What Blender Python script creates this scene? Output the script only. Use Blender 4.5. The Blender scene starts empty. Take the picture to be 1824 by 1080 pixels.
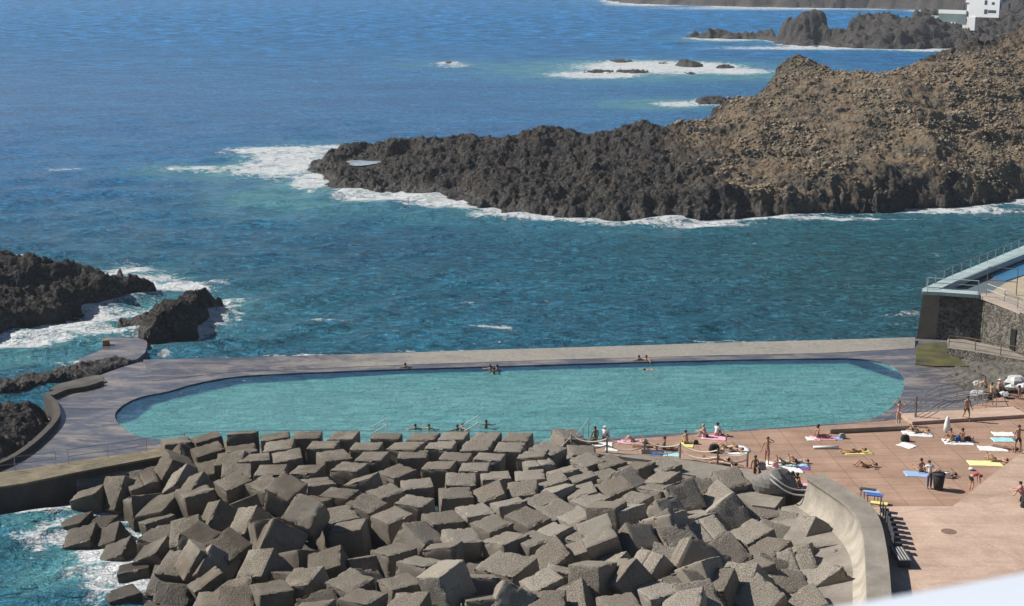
import bpy, bmesh, math, random
import numpy as np
from mathutils import Vector, Matrix, Euler
from math import radians, sin, cos, tan, atan, pi, sqrt

# ------------------------------------------------------------------ camera, world, sun
scn = bpy.context.scene
F_PX, CX, CY = 2600.0, 912.0, 540.0
PITCH = radians(13.4)
CAM_H = 34.0
cam_d = bpy.data.cameras.new('camera'); cam = bpy.data.objects.new('camera', cam_d)
scn.collection.objects.link(cam)
cam.location = (0, 0, CAM_H)
cam.rotation_euler = (pi / 2 - PITCH, 0, 0)
cam_d.sensor_width = 36.0
cam_d.lens = 36.0 * F_PX / 1824.0
cam_d.clip_start = 0.05
cam_d.clip_end = 60000
cam_d.dof.use_dof = True
cam_d.dof.focus_distance = 95.0
cam_d.dof.aperture_fstop = 13.0
scn.camera = cam

SUN_EL, SUN_AZ = radians(41), radians(-72)      # azimuth measured from +Y towards +X
world = bpy.data.worlds.new('World'); scn.world = world
world.use_nodes = True
nt = world.node_tree
bg = nt.nodes['Background']
sky = nt.nodes.new('ShaderNodeTexSky')
sky.sky_type = 'NISHITA'; sky.sun_disc = False
sky.air_density = 0.75; sky.dust_density = 0.2; sky.ozone_density = 3.0
sky.sun_elevation = SUN_EL; sky.sun_rotation = SUN_AZ
nt.links.new(sky.outputs[0], bg.inputs[0])
bg.inputs[1].default_value = 0.05
sun_d = bpy.data.lights.new('sun', 'SUN'); sun = bpy.data.objects.new('sun', sun_d)
scn.collection.objects.link(sun)
sun_d.energy = 4.9; sun_d.angle = radians(0.5); sun_d.color = (1.0, 0.95, 0.87)
sdir = Vector((sin(SUN_AZ) * cos(SUN_EL), cos(SUN_AZ) * cos(SUN_EL), sin(SUN_EL)))
sun.rotation_euler = sdir.to_track_quat('Z', 'Y').to_euler()
scn.view_settings.view_transform = 'Standard'
scn.view_settings.look = 'None'
scn.view_settings.gamma = 1.0
scn.view_settings.use_curve_mapping = False
scn.view_settings.exposure = 0.35
try:
    scn.cycles.max_bounces = 5; scn.cycles.diffuse_bounces = 1; scn.cycles.glossy_bounces = 2
    scn.cycles.transmission_bounces = 2; scn.cycles.caustics_reflective = False; scn.cycles.caustics_refractive = False
except Exception: pass

# ------------------------------------------------------------------ measuring helpers
_f = Vector((0, cos(PITCH), -sin(PITCH))); _u = Vector((0, sin(PITCH), cos(PITCH))); _r = Vector((1, 0, 0))
def ray(px, py):
    return _f + _r * ((px - CX) / F_PX) + _u * ((CY - py) / F_PX)
def P(px, py, z=0.0):
    d = ray(px, py); t = (z - CAM_H) / d.z
    return Vector((d.x * t, d.y * t, z))
def depth_of(p):
    return (p - Vector((0, 0, CAM_H))).dot(_f)
def PM(pts, z=0.0): return [P(x, y, z) for x, y in pts]

# ------------------------------------------------------------------ numpy noise
def _hash(i, j, s):
    h = (i.astype(np.int64) * 374761393 + j.astype(np.int64) * 668265263 + s * 1274126177) & 0xffffffff
    h = ((h ^ (h >> 13)) * 1274126177) & 0xffffffff
    return ((h ^ (h >> 16)) & 0xffff) / 65535.0
def vnoise(x, y, s=0):
    xi = np.floor(x); yi = np.floor(y); fx = x - xi; fy = y - yi
    fx = fx * fx * (3 - 2 * fx); fy = fy * fy * (3 - 2 * fy)
    a = _hash(xi, yi, s); b = _hash(xi + 1, yi, s); c = _hash(xi, yi + 1, s); d = _hash(xi + 1, yi + 1, s)
    return (a * (1 - fx) + b * fx) * (1 - fy) + (c * (1 - fx) + d * fx) * fy
def fbm(x, y, s=0, o=4, g=0.5):
    t = 0; a = 1; n = 0
    for k in range(o):
        t = t + a * (vnoise(x * 2 ** k + 17.3 * k, y * 2 ** k - 9.1 * k, s + k) - 0.5); n += a; a *= g
    return t / n * 2
def ridged(x, y, s=0, o=4):
    t = 0; a = 1; n = 0
    for k in range(o):
        t = t + a * (1 - np.abs(2 * vnoise(x * 2 ** k + 3.3 * k, y * 2 ** k - 5.1 * k, s + k) - 1)); n += a; a *= 0.55
    return t / n
def worley(x, y, s=0):
    xi = np.floor(x); yi = np.floor(y)
    f1 = np.full(x.shape, 9.0); idv = np.zeros(x.shape)
    for di in (-1, 0, 1):
        for dj in (-1, 0, 1):
            cx = xi + di; cy = yi + dj
            px = cx + _hash(cx, cy, s); py = cy + _hash(cx, cy, s + 7)
            d = np.hypot(px - x, py - y); v = _hash(cx, cy, s + 13)
            m = d < f1; f1 = np.where(m, d, f1); idv = np.where(m, v, idv)
    return f1, idv
def smooth(a, b, x):
    t = np.clip((x - a) / (b - a), 0, 1); return t * t * (3 - 2 * t)
def poly_sd(X, Y, poly):
    """signed distance, positive inside"""
    P_ = np.array([(p[0], p[1]) for p in poly]); n = len(P_)
    d2 = np.full(X.shape, 1e18); ins = np.zeros(X.shape, bool)
    for i in range(n):
        ax, ay = P_[i]; bx, by = P_[(i + 1) % n]
        ex, ey = bx - ax, by - ay
        t = np.clip(((X - ax) * ex + (Y - ay) * ey) / (ex * ex + ey * ey + 1e-12), 0, 1)
        d2 = np.minimum(d2, (X - ax - t * ex) ** 2 + (Y - ay - t * ey) ** 2)
        c = ((ay > Y) != (by > Y)) & (X < (bx - ax) * (Y - ay) / ((by - ay) if by != ay else 1e-12) + ax)
        ins ^= c
    d = np.sqrt(d2)
    return np.where(ins, d, -d)
def tps(ctrl, X, Y, lam=0.5):
    c = np.array(ctrl, float); n = len(c)
    s = 50.0
    cx, cy = c[:, 0] / s, c[:, 1] / s
    def U(r2): return np.where(r2 > 0, r2 * np.log(r2 + 1e-12), 0)
    K = U((cx[:, None] - cx) ** 2 + (cy[:, None] - cy) ** 2) + np.eye(n) * lam * 0.01
    Pm = np.c_[np.ones(n), cx, cy]
    A = np.zeros((n + 3, n + 3)); A[:n, :n] = K; A[:n, n:] = Pm; A[n:, :n] = Pm.T
    w = np.linalg.solve(A, np.r_[c[:, 2], 0, 0, 0])
    out = w[n] + w[n + 1] * X / s + w[n + 2] * Y / s
    for i in range(n):
        out = out + w[i] * U((X / s - cx[i]) ** 2 + (Y / s - cy[i]) ** 2)
    return out
def catmull(pts, k=6, closed=True):
    n = len(pts); out = []
    for i in range(n if closed else n - 1):
        p0, p1, p2, p3 = [Vector(pts[(i + j) % n]) if closed else Vector(pts[min(max(i + j, 0), n - 1)]) for j in (-1, 0, 1, 2)]
        for q in range(k):
            t = q / k
            out.append(0.5 * ((2 * p1) + (-p0 + p2) * t + (2 * p0 - 5 * p1 + 4 * p2 - p3) * t * t + (-p0 + 3 * p1 - 3 * p2 + p3) * t ** 3))
    if not closed: out.append(Vector(pts[-1]))
    return out

# ------------------------------------------------------------------ materials
class G:
    def __init__(s, name):
        s.m = bpy.data.materials.new(name); s.m.use_nodes = True
        s.t = s.m.node_tree; s.n = s.t.nodes; s.l = s.t.links
        s.b = s.n['Principled BSDF']
    def node(s, t, **kw):
        x = s.n.new(t)
        for k, v in kw.items(): setattr(x, k, v)
        return x
    def link(s, a, b): s.l.new(a, b)
    def coord(s, kind='Object'): return s.node('ShaderNodeTexCoord').outputs[kind]
    def pos(s): return s.node('ShaderNodeNewGeometry').outputs['Position']
    def map(s, v, scale=(1, 1, 1), rot=(0, 0, 0)):
        m = s.node('ShaderNodeMapping'); s.link(v, m.inputs[0]); m.inputs['Scale'].default_value = scale; m.inputs['Rotation'].default_value = rot
        return m.outputs[0]
    def noise(s, v, scale, det=4, rough=0.55, dist=0.0):
        x = s.node('ShaderNodeTexNoise'); s.link(v, x.inputs['Vector'])
        x.inputs['Scale'].default_value = scale; x.inputs['Detail'].default_value = det
        x.inputs['Roughness'].default_value = rough; x.inputs['Distortion'].default_value = dist
        return x.outputs['Fac']
    def voro(s, v, scale, feature='F1', out='Distance'):
        x = s.node('ShaderNodeTexVoronoi', feature=feature); s.link(v, x.inputs['Vector']); x.inputs['Scale'].default_value = scale
        return x.outputs[out]
    def ramp(s, f, stops, interp='LINEAR'):
        x = s.node('ShaderNodeValToRGB'); s.link(f, x.inputs[0]); x.color_ramp.interpolation = interp
        e = x.color_ramp.elements
        while len(e) < len(stops): e.new(0.5)
        for q, (p, c) in zip(e, stops):
            q.position = p; q.color = (c[0], c[1], c[2], 1) if not isinstance(c, (int, float)) else (c, c, c, 1)
        return x.outputs[0]
    def mix(s, f, a, b, mode='MIX'):
        x = s.node('ShaderNodeMix', data_type='RGBA', blend_type=mode)
        for sock, v in ((x.inputs[0], f), (x.inputs[6], a), (x.inputs[7], b)):
            if hasattr(v, 'is_linked'): s.link(v, sock)
            elif isinstance(v, (int, float)): sock.default_value = v if sock == x.inputs[0] else (v, v, v, 1)
            else: sock.default_value = (v[0], v[1], v[2], 1)
        return x.outputs[2]
    def math(s, op, a, b=0.0, clamp=False):
        x = s.node('ShaderNodeMath', operation=op, use_clamp=clamp)
        for i, v in enumerate((a, b)):
            if hasattr(v, 'is_linked'): s.link(v, x.inputs[i])
            else: x.inputs[i].default_value = v
        return x.outputs[0]
    def mrange(s, v, a, b, c=0.0, d=1.0, smooth_=False):
        x = s.node('ShaderNodeMapRange'); x.interpolation_type = 'SMOOTHSTEP' if smooth_ else 'LINEAR'
        s.link(v, x.inputs[0])
        for i, q in enumerate((a, b, c, d)): x.inputs[i + 1].default_value = q
        return x.outputs[0]
    def attr(s, name, out='Fac'):
        x = s.node('ShaderNodeAttribute'); x.attribute_name = name; return x.outputs[out]
    def sep(s, v):
        x = s.node('ShaderNodeSeparateXYZ'); s.link(v, x.inputs[0]); return x.outputs
    def bump(s, h, strength=0.5, dist=0.1, prev=None):
        x = s.node('ShaderNodeBump'); s.link(h, x.inputs['Height']); x.inputs['Strength'].default_value = strength; x.inputs['Distance'].default_value = dist
        if prev is not None: s.link(prev, x.inputs['Normal'])
        return x.outputs[0]
    def col(s, c):
        if hasattr(c, 'is_linked'): s.link(c, s.b.inputs['Base Color'])
        else: s.b.inputs['Base Color'].default_value = (c[0], c[1], c[2], 1)
        return s
    def rough(s, v):
        if hasattr(v, 'is_linked'): s.link(v, s.b.inputs['Roughness'])
        else: s.b.inputs['Roughness'].default_value = v
        return s
    def normal(s, v): s.link(v, s.b.inputs['Normal']); return s
    def rnd(s): return s.node('ShaderNodeObjectInfo').outputs['Random']

_mc = {}
def plain(name, c, rough=0.8, var=0.15, scale=3.0, metal=0.0, bumpy=0.0):
    if name in _mc: return _mc[name]
    g = G(name); o = g.coord()
    n = g.noise(o, scale, 3)
    lo = tuple(x * (1 - var) for x in c); hi = tuple(min(1, x * (1 + var)) for x in c)
    g.col(g.ramp(n, [(0.3, lo), (0.7, hi)])); g.rough(rough); g.b.inputs['Metallic'].default_value = metal
    if bumpy: g.normal(g.bump(g.noise(o, scale * 6, 4), bumpy, 0.02))
    _mc[name] = g.m; return g.m

def mat_rock():
    g = G('lava rock'); p = g.pos()
    n1 = g.noise(p, 0.35, 6, 0.65); n2 = g.noise(p, 2.6, 8, 0.85); n3 = g.voro(p, 1.6)
    base = g.ramp(n2, [(0.38, (0.010, 0.009, 0.009)), (0.5, (0.052, 0.046, 0.042)), (0.62, (0.25, 0.225, 0.20))])
    brn = g.ramp(n2, [(0.3, (0.05, 0.035, 0.026)), (0.7, (0.17, 0.115, 0.078))])
    c = g.mix(g.mrange(n1, 0.52, 0.72), base, brn)
    vf = g.attr('veg')
    n4 = g.noise(p, 0.22, 5, 0.7); n5 = g.noise(p, 1.7, 5, 0.75)
    soil = g.ramp(n4, [(0.30, (0.15, 0.13, 0.10)), (0.43, (0.33, 0.265, 0.185)), (0.56, (0.38, 0.265, 0.16)), (0.7, (0.36, 0.315, 0.25))])
    soil = g.mix(0.75, soil, g.ramp(n5, [(0.3, 0.6), (0.7, 1.25)]), 'MULTIPLY')
    f = g.math('MULTIPLY', vf, g.mrange(g.math('ADD', n1, g.math('MULTIPLY', n5, 0.35)), 0.56, 0.66), True)
    c = g.mix(f, c, soil)
    z = g.sep(p)[2]
    wet = g.mrange(g.math('ADD', z, g.math('MULTIPLY', n2, 0.8)), 0.6, 1.4, 0.35, 1.0)
    c = g.mix(1.0, c, wet, 'MULTIPLY')
    g.col(c); g.rough(g.mrange(z, 0.4, 1.6, 0.35, 0.92))
    h = g.math('ADD', g.noise(p, 1.6, 8, 0.75), g.math('MULTIPLY', n3, -0.45))
    g.normal(g.bump(g.noise(p, 5.5, 6, .8), 1.0, .3, g.bump(h, 1.0, 0.8)))
    return g.m
ROCK = mat_rock()

def mat_block():
    g = G('aggregate concrete'); o = g.coord(); r = g.rnd(); p = g.pos()
    sp = g.noise(o, 30, 4, 0.8); sp2 = g.noise(o, 26, 3, 0.8); big = g.noise(o, 0.9, 3); v = g.voro(o, 16)
    base = g.ramp(sp, [(0.38, (0.045, 0.040, 0.034)), (0.46, (0.21, 0.19, 0.163)), (0.54, (0.33, 0.302, 0.262)), (0.63, (0.62, 0.58, 0.52))])
    smoothc = g.ramp(sp, [(0.3, (0.205, 0.185, 0.16)), (0.7, (0.30, 0.275, 0.238))])
    z = g.sep(o)[2]
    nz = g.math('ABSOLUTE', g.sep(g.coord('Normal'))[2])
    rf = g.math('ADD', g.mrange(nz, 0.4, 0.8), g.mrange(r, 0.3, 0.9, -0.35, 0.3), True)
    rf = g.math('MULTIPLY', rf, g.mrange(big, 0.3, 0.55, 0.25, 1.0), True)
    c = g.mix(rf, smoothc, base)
    # rust, salt and lichen blotches in blotches, one tint per block
    c = g.mix(g.math('MULTIPLY', g.mrange(big, 0.45, 0.7), 0.55), c, (0.19, 0.135, 0.085))
    c = g.mix(g.mrange(g.noise(o, 2.2, 5, .75), .58, .70, 0, .6), c, (0.40, 0.375, 0.335))
    c = g.mix(g.mrange(g.noise(o, 3.1, 5, .75, 1.0), .60, .68, 0, .55), c, (0.07, 0.06, 0.05))
    tint = g.ramp(g.math('FRACT', g.math('MULTIPLY', r, 7.3)), [(0.0, (0.74, 0.70, 0.64)), (0.5, (0.98, 0.95, 0.91)), (1.0, (1.2, 1.18, 1.14))])
    c = g.mix(1.0, c, tint, 'MULTIPLY')
    c = g.mix(g.math('MULTIPLY', g.mrange(g.sep(p)[0], 0, -14, 0, .75, True), g.mrange(g.noise(p, .5, 4), .3, .6)), c, g.mix(1.0, c, (0.40, 0.36, 0.29), 'MULTIPLY'))
    wz = g.sep(p)[2]
    wet = g.mrange(g.math('ADD', wz, g.math('MULTIPLY', big, 1.2)), 1.0, 2.6)
    c = g.mix(1.0, c, g.ramp(wet, [(0.0, (0.34, 0.30, 0.24)), (1.0, (1, 1, 1))]), 'MULTIPLY')
    g.col(c); g.rough(g.mrange(wet, 0, 1, 0.4, 0.95))
    h = g.math('ADD', g.math('MULTIPLY', sp, g.mrange(rf, 0, 1, 0.3, 1.0)), g.math('MULTIPLY', v, g.math('MULTIPLY', rf, 0.5)))
    g.normal(g.bump(h, 0.9, 0.09))
    return g.m

def mat_sea():
    g = G('sea water'); p = g.pos()
    bay = g.attr('bay'); grn = g.attr('green'); tq = g.attr('turq'); fo = g.attr('foam'); fr = g.attr('far')
    n0 = g.noise(g.map(p, (0.02, 0.05, 1)), 1.0, 4, 0.6)
    deep = g.ramp(n0, [(0.3, (0.016, 0.170, 0.43)), (0.7, (0.027, 0.245, 0.56))])
    teal = g.ramp(n0, [(0.3, (0.022, 0.145, 0.245)), (0.7, (0.034, 0.20, 0.30))])
    c = g.mix(bay, deep, teal)
    c = g.mix(g.math('MULTIPLY', grn, .85), c, (0.030, 0.130, 0.165))
    ch = g.noise(g.map(p, (0.75, 1.15, 1), (0, 0, .3)), 1.05, 7, 0.85, 0.2)  # chop ramps below put sky glints and dark troughs into the base colour
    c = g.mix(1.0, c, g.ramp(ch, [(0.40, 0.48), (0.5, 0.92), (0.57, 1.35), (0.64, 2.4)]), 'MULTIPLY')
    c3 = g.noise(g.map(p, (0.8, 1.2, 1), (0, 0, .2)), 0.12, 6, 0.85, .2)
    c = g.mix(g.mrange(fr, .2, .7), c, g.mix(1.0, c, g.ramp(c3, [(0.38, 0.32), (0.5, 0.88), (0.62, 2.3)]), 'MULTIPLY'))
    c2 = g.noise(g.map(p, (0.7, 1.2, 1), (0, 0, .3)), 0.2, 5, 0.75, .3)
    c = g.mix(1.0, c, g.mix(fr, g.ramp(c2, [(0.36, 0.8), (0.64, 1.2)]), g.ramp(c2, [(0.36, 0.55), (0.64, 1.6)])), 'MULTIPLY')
    nt_ = g.noise(p, 0.16, 5, 0.6)
    c = g.mix(g.math('MULTIPLY', tq, g.mrange(nt_, 0.3, 0.65, 0.2, 1.1), True), c, (0.14, 0.43, 0.47))
    # foam: lace-like breakup
    w = g.noise(g.map(p, (1, 1.0, 1)), 0.55, 6, 0.68, 0.8); w2 = g.noise(p, 2.3, 5, 0.7, 1.0)
    lace = g.math('ADD', g.math('MULTIPLY', w, 0.65), g.math('MULTIPLY', w2, 0.35))
    th = g.math('SUBTRACT', g.math('ADD', g.math('MULTIPLY', g.math('SUBTRACT', lace, 0.5), 3.8), fo), 0.5)
    fm = g.mrange(th, -0.05, 0.32, 0, 1)
    # small whitecaps
    wc = g.noise(g.map(p, (0.35, 0.9, 1)), 0.33, 6, 0.72, 0.3)
    cap = g.math('MULTIPLY', g.mrange(wc, 0.735, 0.80), 0.5)
    fm = g.math('MAXIMUM', fm, cap)
    c = g.mix(fm, c, (0.86, 0.89, 0.90))
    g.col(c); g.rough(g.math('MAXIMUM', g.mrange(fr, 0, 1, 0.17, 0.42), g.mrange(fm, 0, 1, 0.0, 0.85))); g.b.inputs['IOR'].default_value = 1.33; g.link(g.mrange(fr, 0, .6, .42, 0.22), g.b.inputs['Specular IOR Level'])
    a = g.noise(g.map(p, (0.7, 1.0, 1), (0, 0, .3)), 0.5, 5, 0.66, 0.6)
    b = g.noise(g.map(p, (0.8, 1.0, 1), (0, 0, .3)), 1.8, 5, 0.7, 0.4)
    d = g.noise(g.map(p, (0.6, 1.2, 1)), 0.09, 4, 0.6)
    e = g.noise(g.map(p, (0.4, 1.2, 1)), 0.06, 6, 0.75)
    nn = g.bump(e, 1.0, 6.0)
    nn = g.bump(d, 1.0, 2.6, nn)
    nn = g.bump(a, 1.0, 1.7, nn)
    nn = g.bump(b, 1.0, 0.55, nn)
    g.normal(nn)
    return g.m

# ------------------------------------------------------------------ object helpers
COL = scn.collection
def link_mesh(name, verts, faces, mat, parent=None, smooth_=False):
    me = bpy.data.meshes.new(name); me.from_pydata([tuple(v) for v in verts], [], [tuple(f) for f in faces])
    me.update()
    if mat is not None: me.materials.append(mat)
    if smooth_: me.polygons.foreach_set('use_smooth', [True] * len(me.polygons))
    o = bpy.data.objects.new(name, me); COL.objects.link(o)
    if parent: o.parent = parent
    return o
def tag(o, label=None, cat=None, group=None, kind=None):
    if label: o['label'] = label
    if cat: o['category'] = cat
    if group: o['group'] = group
    if kind: o['kind'] = kind
    return o
def empty(name, loc, label, cat, group=None, rz=0.0):
    o = bpy.data.objects.new(name, None); COL.objects.link(o)
    o.location = loc; o.rotation_euler = (0, 0, rz); o.empty_display_size = 0.3
    tag(o, label, cat, group); return o
class MB:
    """collects simple shapes into one mesh"""
    def __init__(s): s.v = []; s.f = []
    def add(s, vs, fs):
        b = len(s.v); s.v += [tuple(v) for v in vs]; s.f += [tuple(i + b for i in f) for f in fs]
    def box(s, c, size, rz=0.0, taper=1.0):
        hx, hy, hz = size[0] / 2, size[1] / 2, size[2] / 2; cs, sn = cos(rz), sin(rz); vs = []
        for z in (-1, 1):
            k = taper if z > 0 else 1
            for x, y in ((-1, -1), (1, -1), (1, 1), (-1, 1)):
                X, Y = x * hx * k, y * hy * k
                vs.append((c[0] + X * cs - Y * sn, c[1] + X * sn + Y * cs, c[2] + z * hz))
        s.add(vs, [(3, 2, 1, 0), (4, 5, 6, 7), (0, 1, 5, 4), (1, 2, 6, 5), (2, 3, 7, 6), (3, 0, 4, 7)])
    def tube(s, pts, r, n=6, cap=True):
        pts = [Vector(p) for p in pts]; rs = r if isinstance(r, (list, tuple)) else [r] * len(pts)
        vs = []
        for i, p in enumerate(pts):
            t = (pts[min(i + 1, len(pts) - 1)] - pts[max(i - 1, 0)]).normalized()
            a = t.cross(Vector((0, 0, 1)))
            if a.length < 0.05: a = t.cross(Vector((1, 0, 0)))
            a.normalize(); b = t.cross(a)
            for k in range(n):
                w = 2 * pi * k / n; vs.append(p + (a * cos(w) + b * sin(w)) * rs[i])
        fs = []
        for i in range(len(pts) - 1):
            for k in range(n):
                fs.append((i * n + k, i * n + (k + 1) % n, (i + 1) * n + (k + 1) % n, (i + 1) * n + k))
        if cap: fs += [tuple(range(n))[::-1], tuple((len(pts) - 1) * n + k for k in range(n))]
        s.add(vs, fs)
    def prism(s, poly, z0, z1):
        """poly: xy points (ccw)"""
        n = len(poly); vs = [(p[0], p[1], z0) for p in poly] + [(p[0], p[1], z1) for p in poly]
        s.add(vs, [tuple(range(n))[::-1], tuple(range(n, 2 * n))] + [(i, (i + 1) % n, n + (i + 1) % n, n + i) for i in range(n)])
    def build(s, name, mat, parent=None, smooth_=False):
        return link_mesh(name, s.v, s.f, mat, parent, smooth_)
def set_attr(me, name, arr):
    a = me.attributes.new(name, 'FLOAT', 'POINT'); a.data.foreach_set('value', np.ascontiguousarray(arr, dtype=np.float32).ravel())
def grid_mesh(name, X, Y, Z, mat, keep=None, smooth_=True, attrs={}):
    r, c = X.shape
    co = np.stack([X, Y, Z], -1).reshape(-1, 3).astype(np.float32)
    idx = np.arange(r * c).reshape(r, c)
    q = np.stack([idx[:-1, :-1], idx[:-1, 1:], idx[1:, 1:], idx[1:, :-1]], -1).reshape(-1, 4)
    at = {k: v.ravel() for k, v in attrs.items()}
    if keep is not None:
        k = keep.ravel(); q = q[k[q].any(1)]
        used = np.zeros(r * c, bool); used[q.ravel()] = True
        m = np.cumsum(used) - 1; q = m[q]; co = co[used]; at = {a: v[used] for a, v in at.items()}
    me = bpy.data.meshes.new(name)
    me.vertices.add(len(co)); me.vertices.foreach_set('co', co.ravel())
    me.loops.add(q.size); me.loops.foreach_set('vertex_index', q.ravel().astype(np.int32))
    me.polygons.add(len(q)); me.polygons.foreach_set('loop_start', np.arange(0, q.size, 4, dtype=np.int32))
    me.polygons.foreach_set('loop_total', np.full(len(q), 4, np.int32))
    if smooth_: me.polygons.foreach_set('use_smooth', np.ones(len(q), bool))
    me.update(calc_edges=True); me.validate()
    for a, v in at.items(): set_attr(me, a, v)
    me.materials.append(mat)
    o = bpy.data.objects.new(name, me); COL.objects.link(o)
    return o
def poly_with_hole(outer, inner, z, bm=None):
    bm = bmesh.new(); es = []
    for loop in (outer, inner):
        if not loop: continue
        vs = [bm.verts.new((p[0], p[1], z)) for p in loop]
        es += [bm.edges.new((vs[i], vs[(i + 1) % len(vs)])) for i in range(len(vs))]
    bmesh.ops.triangle_fill(bm, use_beauty=True, edges=es)
    for f in bm.faces:
        if f.normal.z < 0: f.normal_flip()
    return bm
# ------------------------------------------------------------------ rocky land
random.seed(7)
def terrain(name, poly, ctrl, res, edgew, amp, seed, label=None, cat=None, kind=None, veg=None, lam=0.5, big=1.0, lowcut=-1.2, columns=0.0, group=None, flat=None):
    xs = [p[0] for p in poly]; ys = [p[1] for p in poly]; m = 5 * res + 2
    gx = np.arange(min(xs) - m, max(xs) + m, res); gy = np.arange(min(ys) - m, max(ys) + m, res)
    X, Y = np.meshgrid(gx, gy)
    jx = fbm(X / (9 * big), Y / (9 * big), seed + 50, 4) * 2.6 * big; jy = fbm(X / (9 * big), Y / (9 * big), seed + 60, 4) * 2.6 * big
    d = poly_sd(X + jx * 0.6, Y + jy * 0.6, poly) + (fbm(X / (2.4 * big), Y / (2.4 * big), seed + 90, 3) * 1.7 * big + (worley(X / 1.9, Y / 1.9, seed + 91)[1] - .5) * 1.0) * min(1, amp * 1.3) * (.4 + .6 * min(1, edgew / 3))
    base = np.maximum(tps(ctrl, X, Y, lam), 0.4)
    S = np.clip(d / edgew, 0, 1) ** 0.6
    w1, id1 = worley(X / (2.6 * big) + jx * 0.2, Y / (2.6 * big), seed)
    w2, id2 = worley(X / (1.1 * big), Y / (1.1 * big) + jy * 0.3, seed + 3)
    rg = ridged(X / (8 * big), Y / (8 * big), seed + 9, 5)
    V = np.zeros_like(X)
    if veg is not None: V = smooth(-7, 5, poly_sd(X + jx * 2.2, Y + jy * 2.2, veg) + fbm(X / 5, Y / 5, seed + 40, 4) * 4)
    soft = 1 - 0.5 * V
    lump = 0.55 + .45 * V
    w3, id3 = worley(X / (0.55 * big) + jy * .5, Y / (0.55 * big), seed + 5)
    n = ((id3 - .5) * .5 * np.clip((.62 - w3) * 5, 0, 1) * 1.2 + (rg - 0.62) * 3.0 * big + (ridged(X / 2.7, Y / 2.7, seed + 15, 4) - .6) * 1.7 + (id1 - 0.5) * 0.9 * big * np.clip((.8 - w1) * 4, 0, 1) + (id2 - 0.5) * 0.8 * (1 - .7 * V) * np.clip((.72 - w2) * 5, 0, 1) - np.clip(w1 - .72, 0, 1) * 1.6 + fbm(X / 0.9, Y / 0.9, seed + 20, 3) * 0.45) * amp * soft
    if big == 1.0 and edgew > 3: n = n + (ridged(X / 17, Y / 9, seed + 44, 3) - .6) * 3.4
    n = n - n.mean() - 0.25 * amp * (edgew > 3)
    if columns: n = n + columns * (np.abs(fbm(X / (3.5), Y / 14.0, seed + 31, 3)) - .2) * 3
    Z = base * S + n * np.clip(d / (edgew * .7) + .35, 0, 1) - 0.15
    Z = np.where(d < 0, d * 0.55 - 0.25 + n * 0.45 * np.exp(d / 3), Z)
    if flat is not None:
        for (fx, fy, rx, ry, fz) in flat:
            k = np.exp(-(((X - fx) / rx) ** 2 + ((Y - fy) / ry) ** 2) ** 2)
            Z = Z * (1 - k) + fz * k
    rr_ = np.random.RandomState(seed); Z = Z + rr_.uniform(-.5, .5, Z.shape) * min(res, .5) * 1.15 * (1 - .45 * V) * (Z > .1); X0, Y0 = X, Y; X = X + rr_.uniform(-.3, .3, X.shape) * res; Y = Y + rr_.uniform(-.3, .3, X.shape) * res
    o = grid_mesh(name, X + fbm(X / 1.4, Y / 1.4, seed + 70, 2) * 0.5 * amp, Y + fbm(X / 1.4, Y / 1.4, seed + 80, 2) * 0.5 * amp, Z, ROCK, keep=Z > lowcut, smooth_=False, attrs={'veg': V})
    tag(o, label, cat, group, kind)
    return o, (X, Y, Z, V)

def W(px, py, h=0.0):
    p = P(px, py, h); return (p.x, p.y)
def C3(l): return [(*W(x, y, h), h) for x, y, h in l]

coasts = []    # polygons for the surf line
front = [(550, 300), (575, 322), (620, 344), (690, 342), (740, 347), (800, 352), (850, 368), (940, 384), (1030, 392), (1100, 397), (1250, 394), (1400, 386), (1550, 377), (1700, 370), (1824, 360), (2050, 352)]
pen = [W(x, y) for x, y in front]
back = [(2050, 20, 22), (1824, 45, 22), (1760, 70, 20), (1640, 108, 16.5), (1530, 122, 15.4), (1430, 104, 16.5), (1370, 130, 14.3), (1300, 168, 12.4), (1250, 203, 9.8), (1200, 226, 8.5), (1100, 238, 7), (990, 236, 7), (900, 242, 5.5), (830, 246, 5), (740, 250, 4), (650, 258, 2.5), (590, 262, 1.5)]
for x, y, h in back:
    q = W(x, y, h); pen.append((q[0] * 1.0, q[1] + 3.5 + h * .25))
pctrl = [(W(x, y, h)[0], W(x, y, h)[1] + 6 + h * .3, h * .55) for x, y, h in back] + [(W(x, y, h)[0], W(x, y, h)[1] + 18, -2) for x, y, h in back] + C3([(575, 300, 2), (620, 320, 1.6), (650, 295, 1.4), (650, 260, 2.4), (740, 300, 2.8), (740, 252, 4), (830, 310, 3.2), (830, 246, 5), (900, 320, 3), (900, 242, 5.5),
            (990, 340, 2.5), (990, 290, 4), (992, 216, 9.0), (1040, 243, 6.6), (950, 240, 6.4), (1100, 350, 3), (1100, 300, 4.5), (1100, 240, 7), (1141, 224, 9.0), (1200, 350, 2.8), (1200, 300, 5), (1200, 228, 8), (1250, 205, 9.2), (1300, 330, 4), (1300, 260, 7), (1300, 180, 11.6),
            (1430, 310, 4.8), (1430, 240, 8.3), (1430, 170, 12.1), (1430, 106, 16.2), (1370, 134, 13.8), (1530, 310, 4.8), (1530, 132, 14.6), (1650, 300, 4.8), (1650, 240, 8.5), (1650, 170, 13), (1640, 112, 16.6), (1824, 300, 4), (1824, 240, 7.8), (1824, 170, 12.5), (1824, 100, 17.5), (1760, 74, 19.4), (1824, 50, 21.6), (2050, 300, 5), (2050, 170, 13), (2050, 20, 22)])
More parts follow.
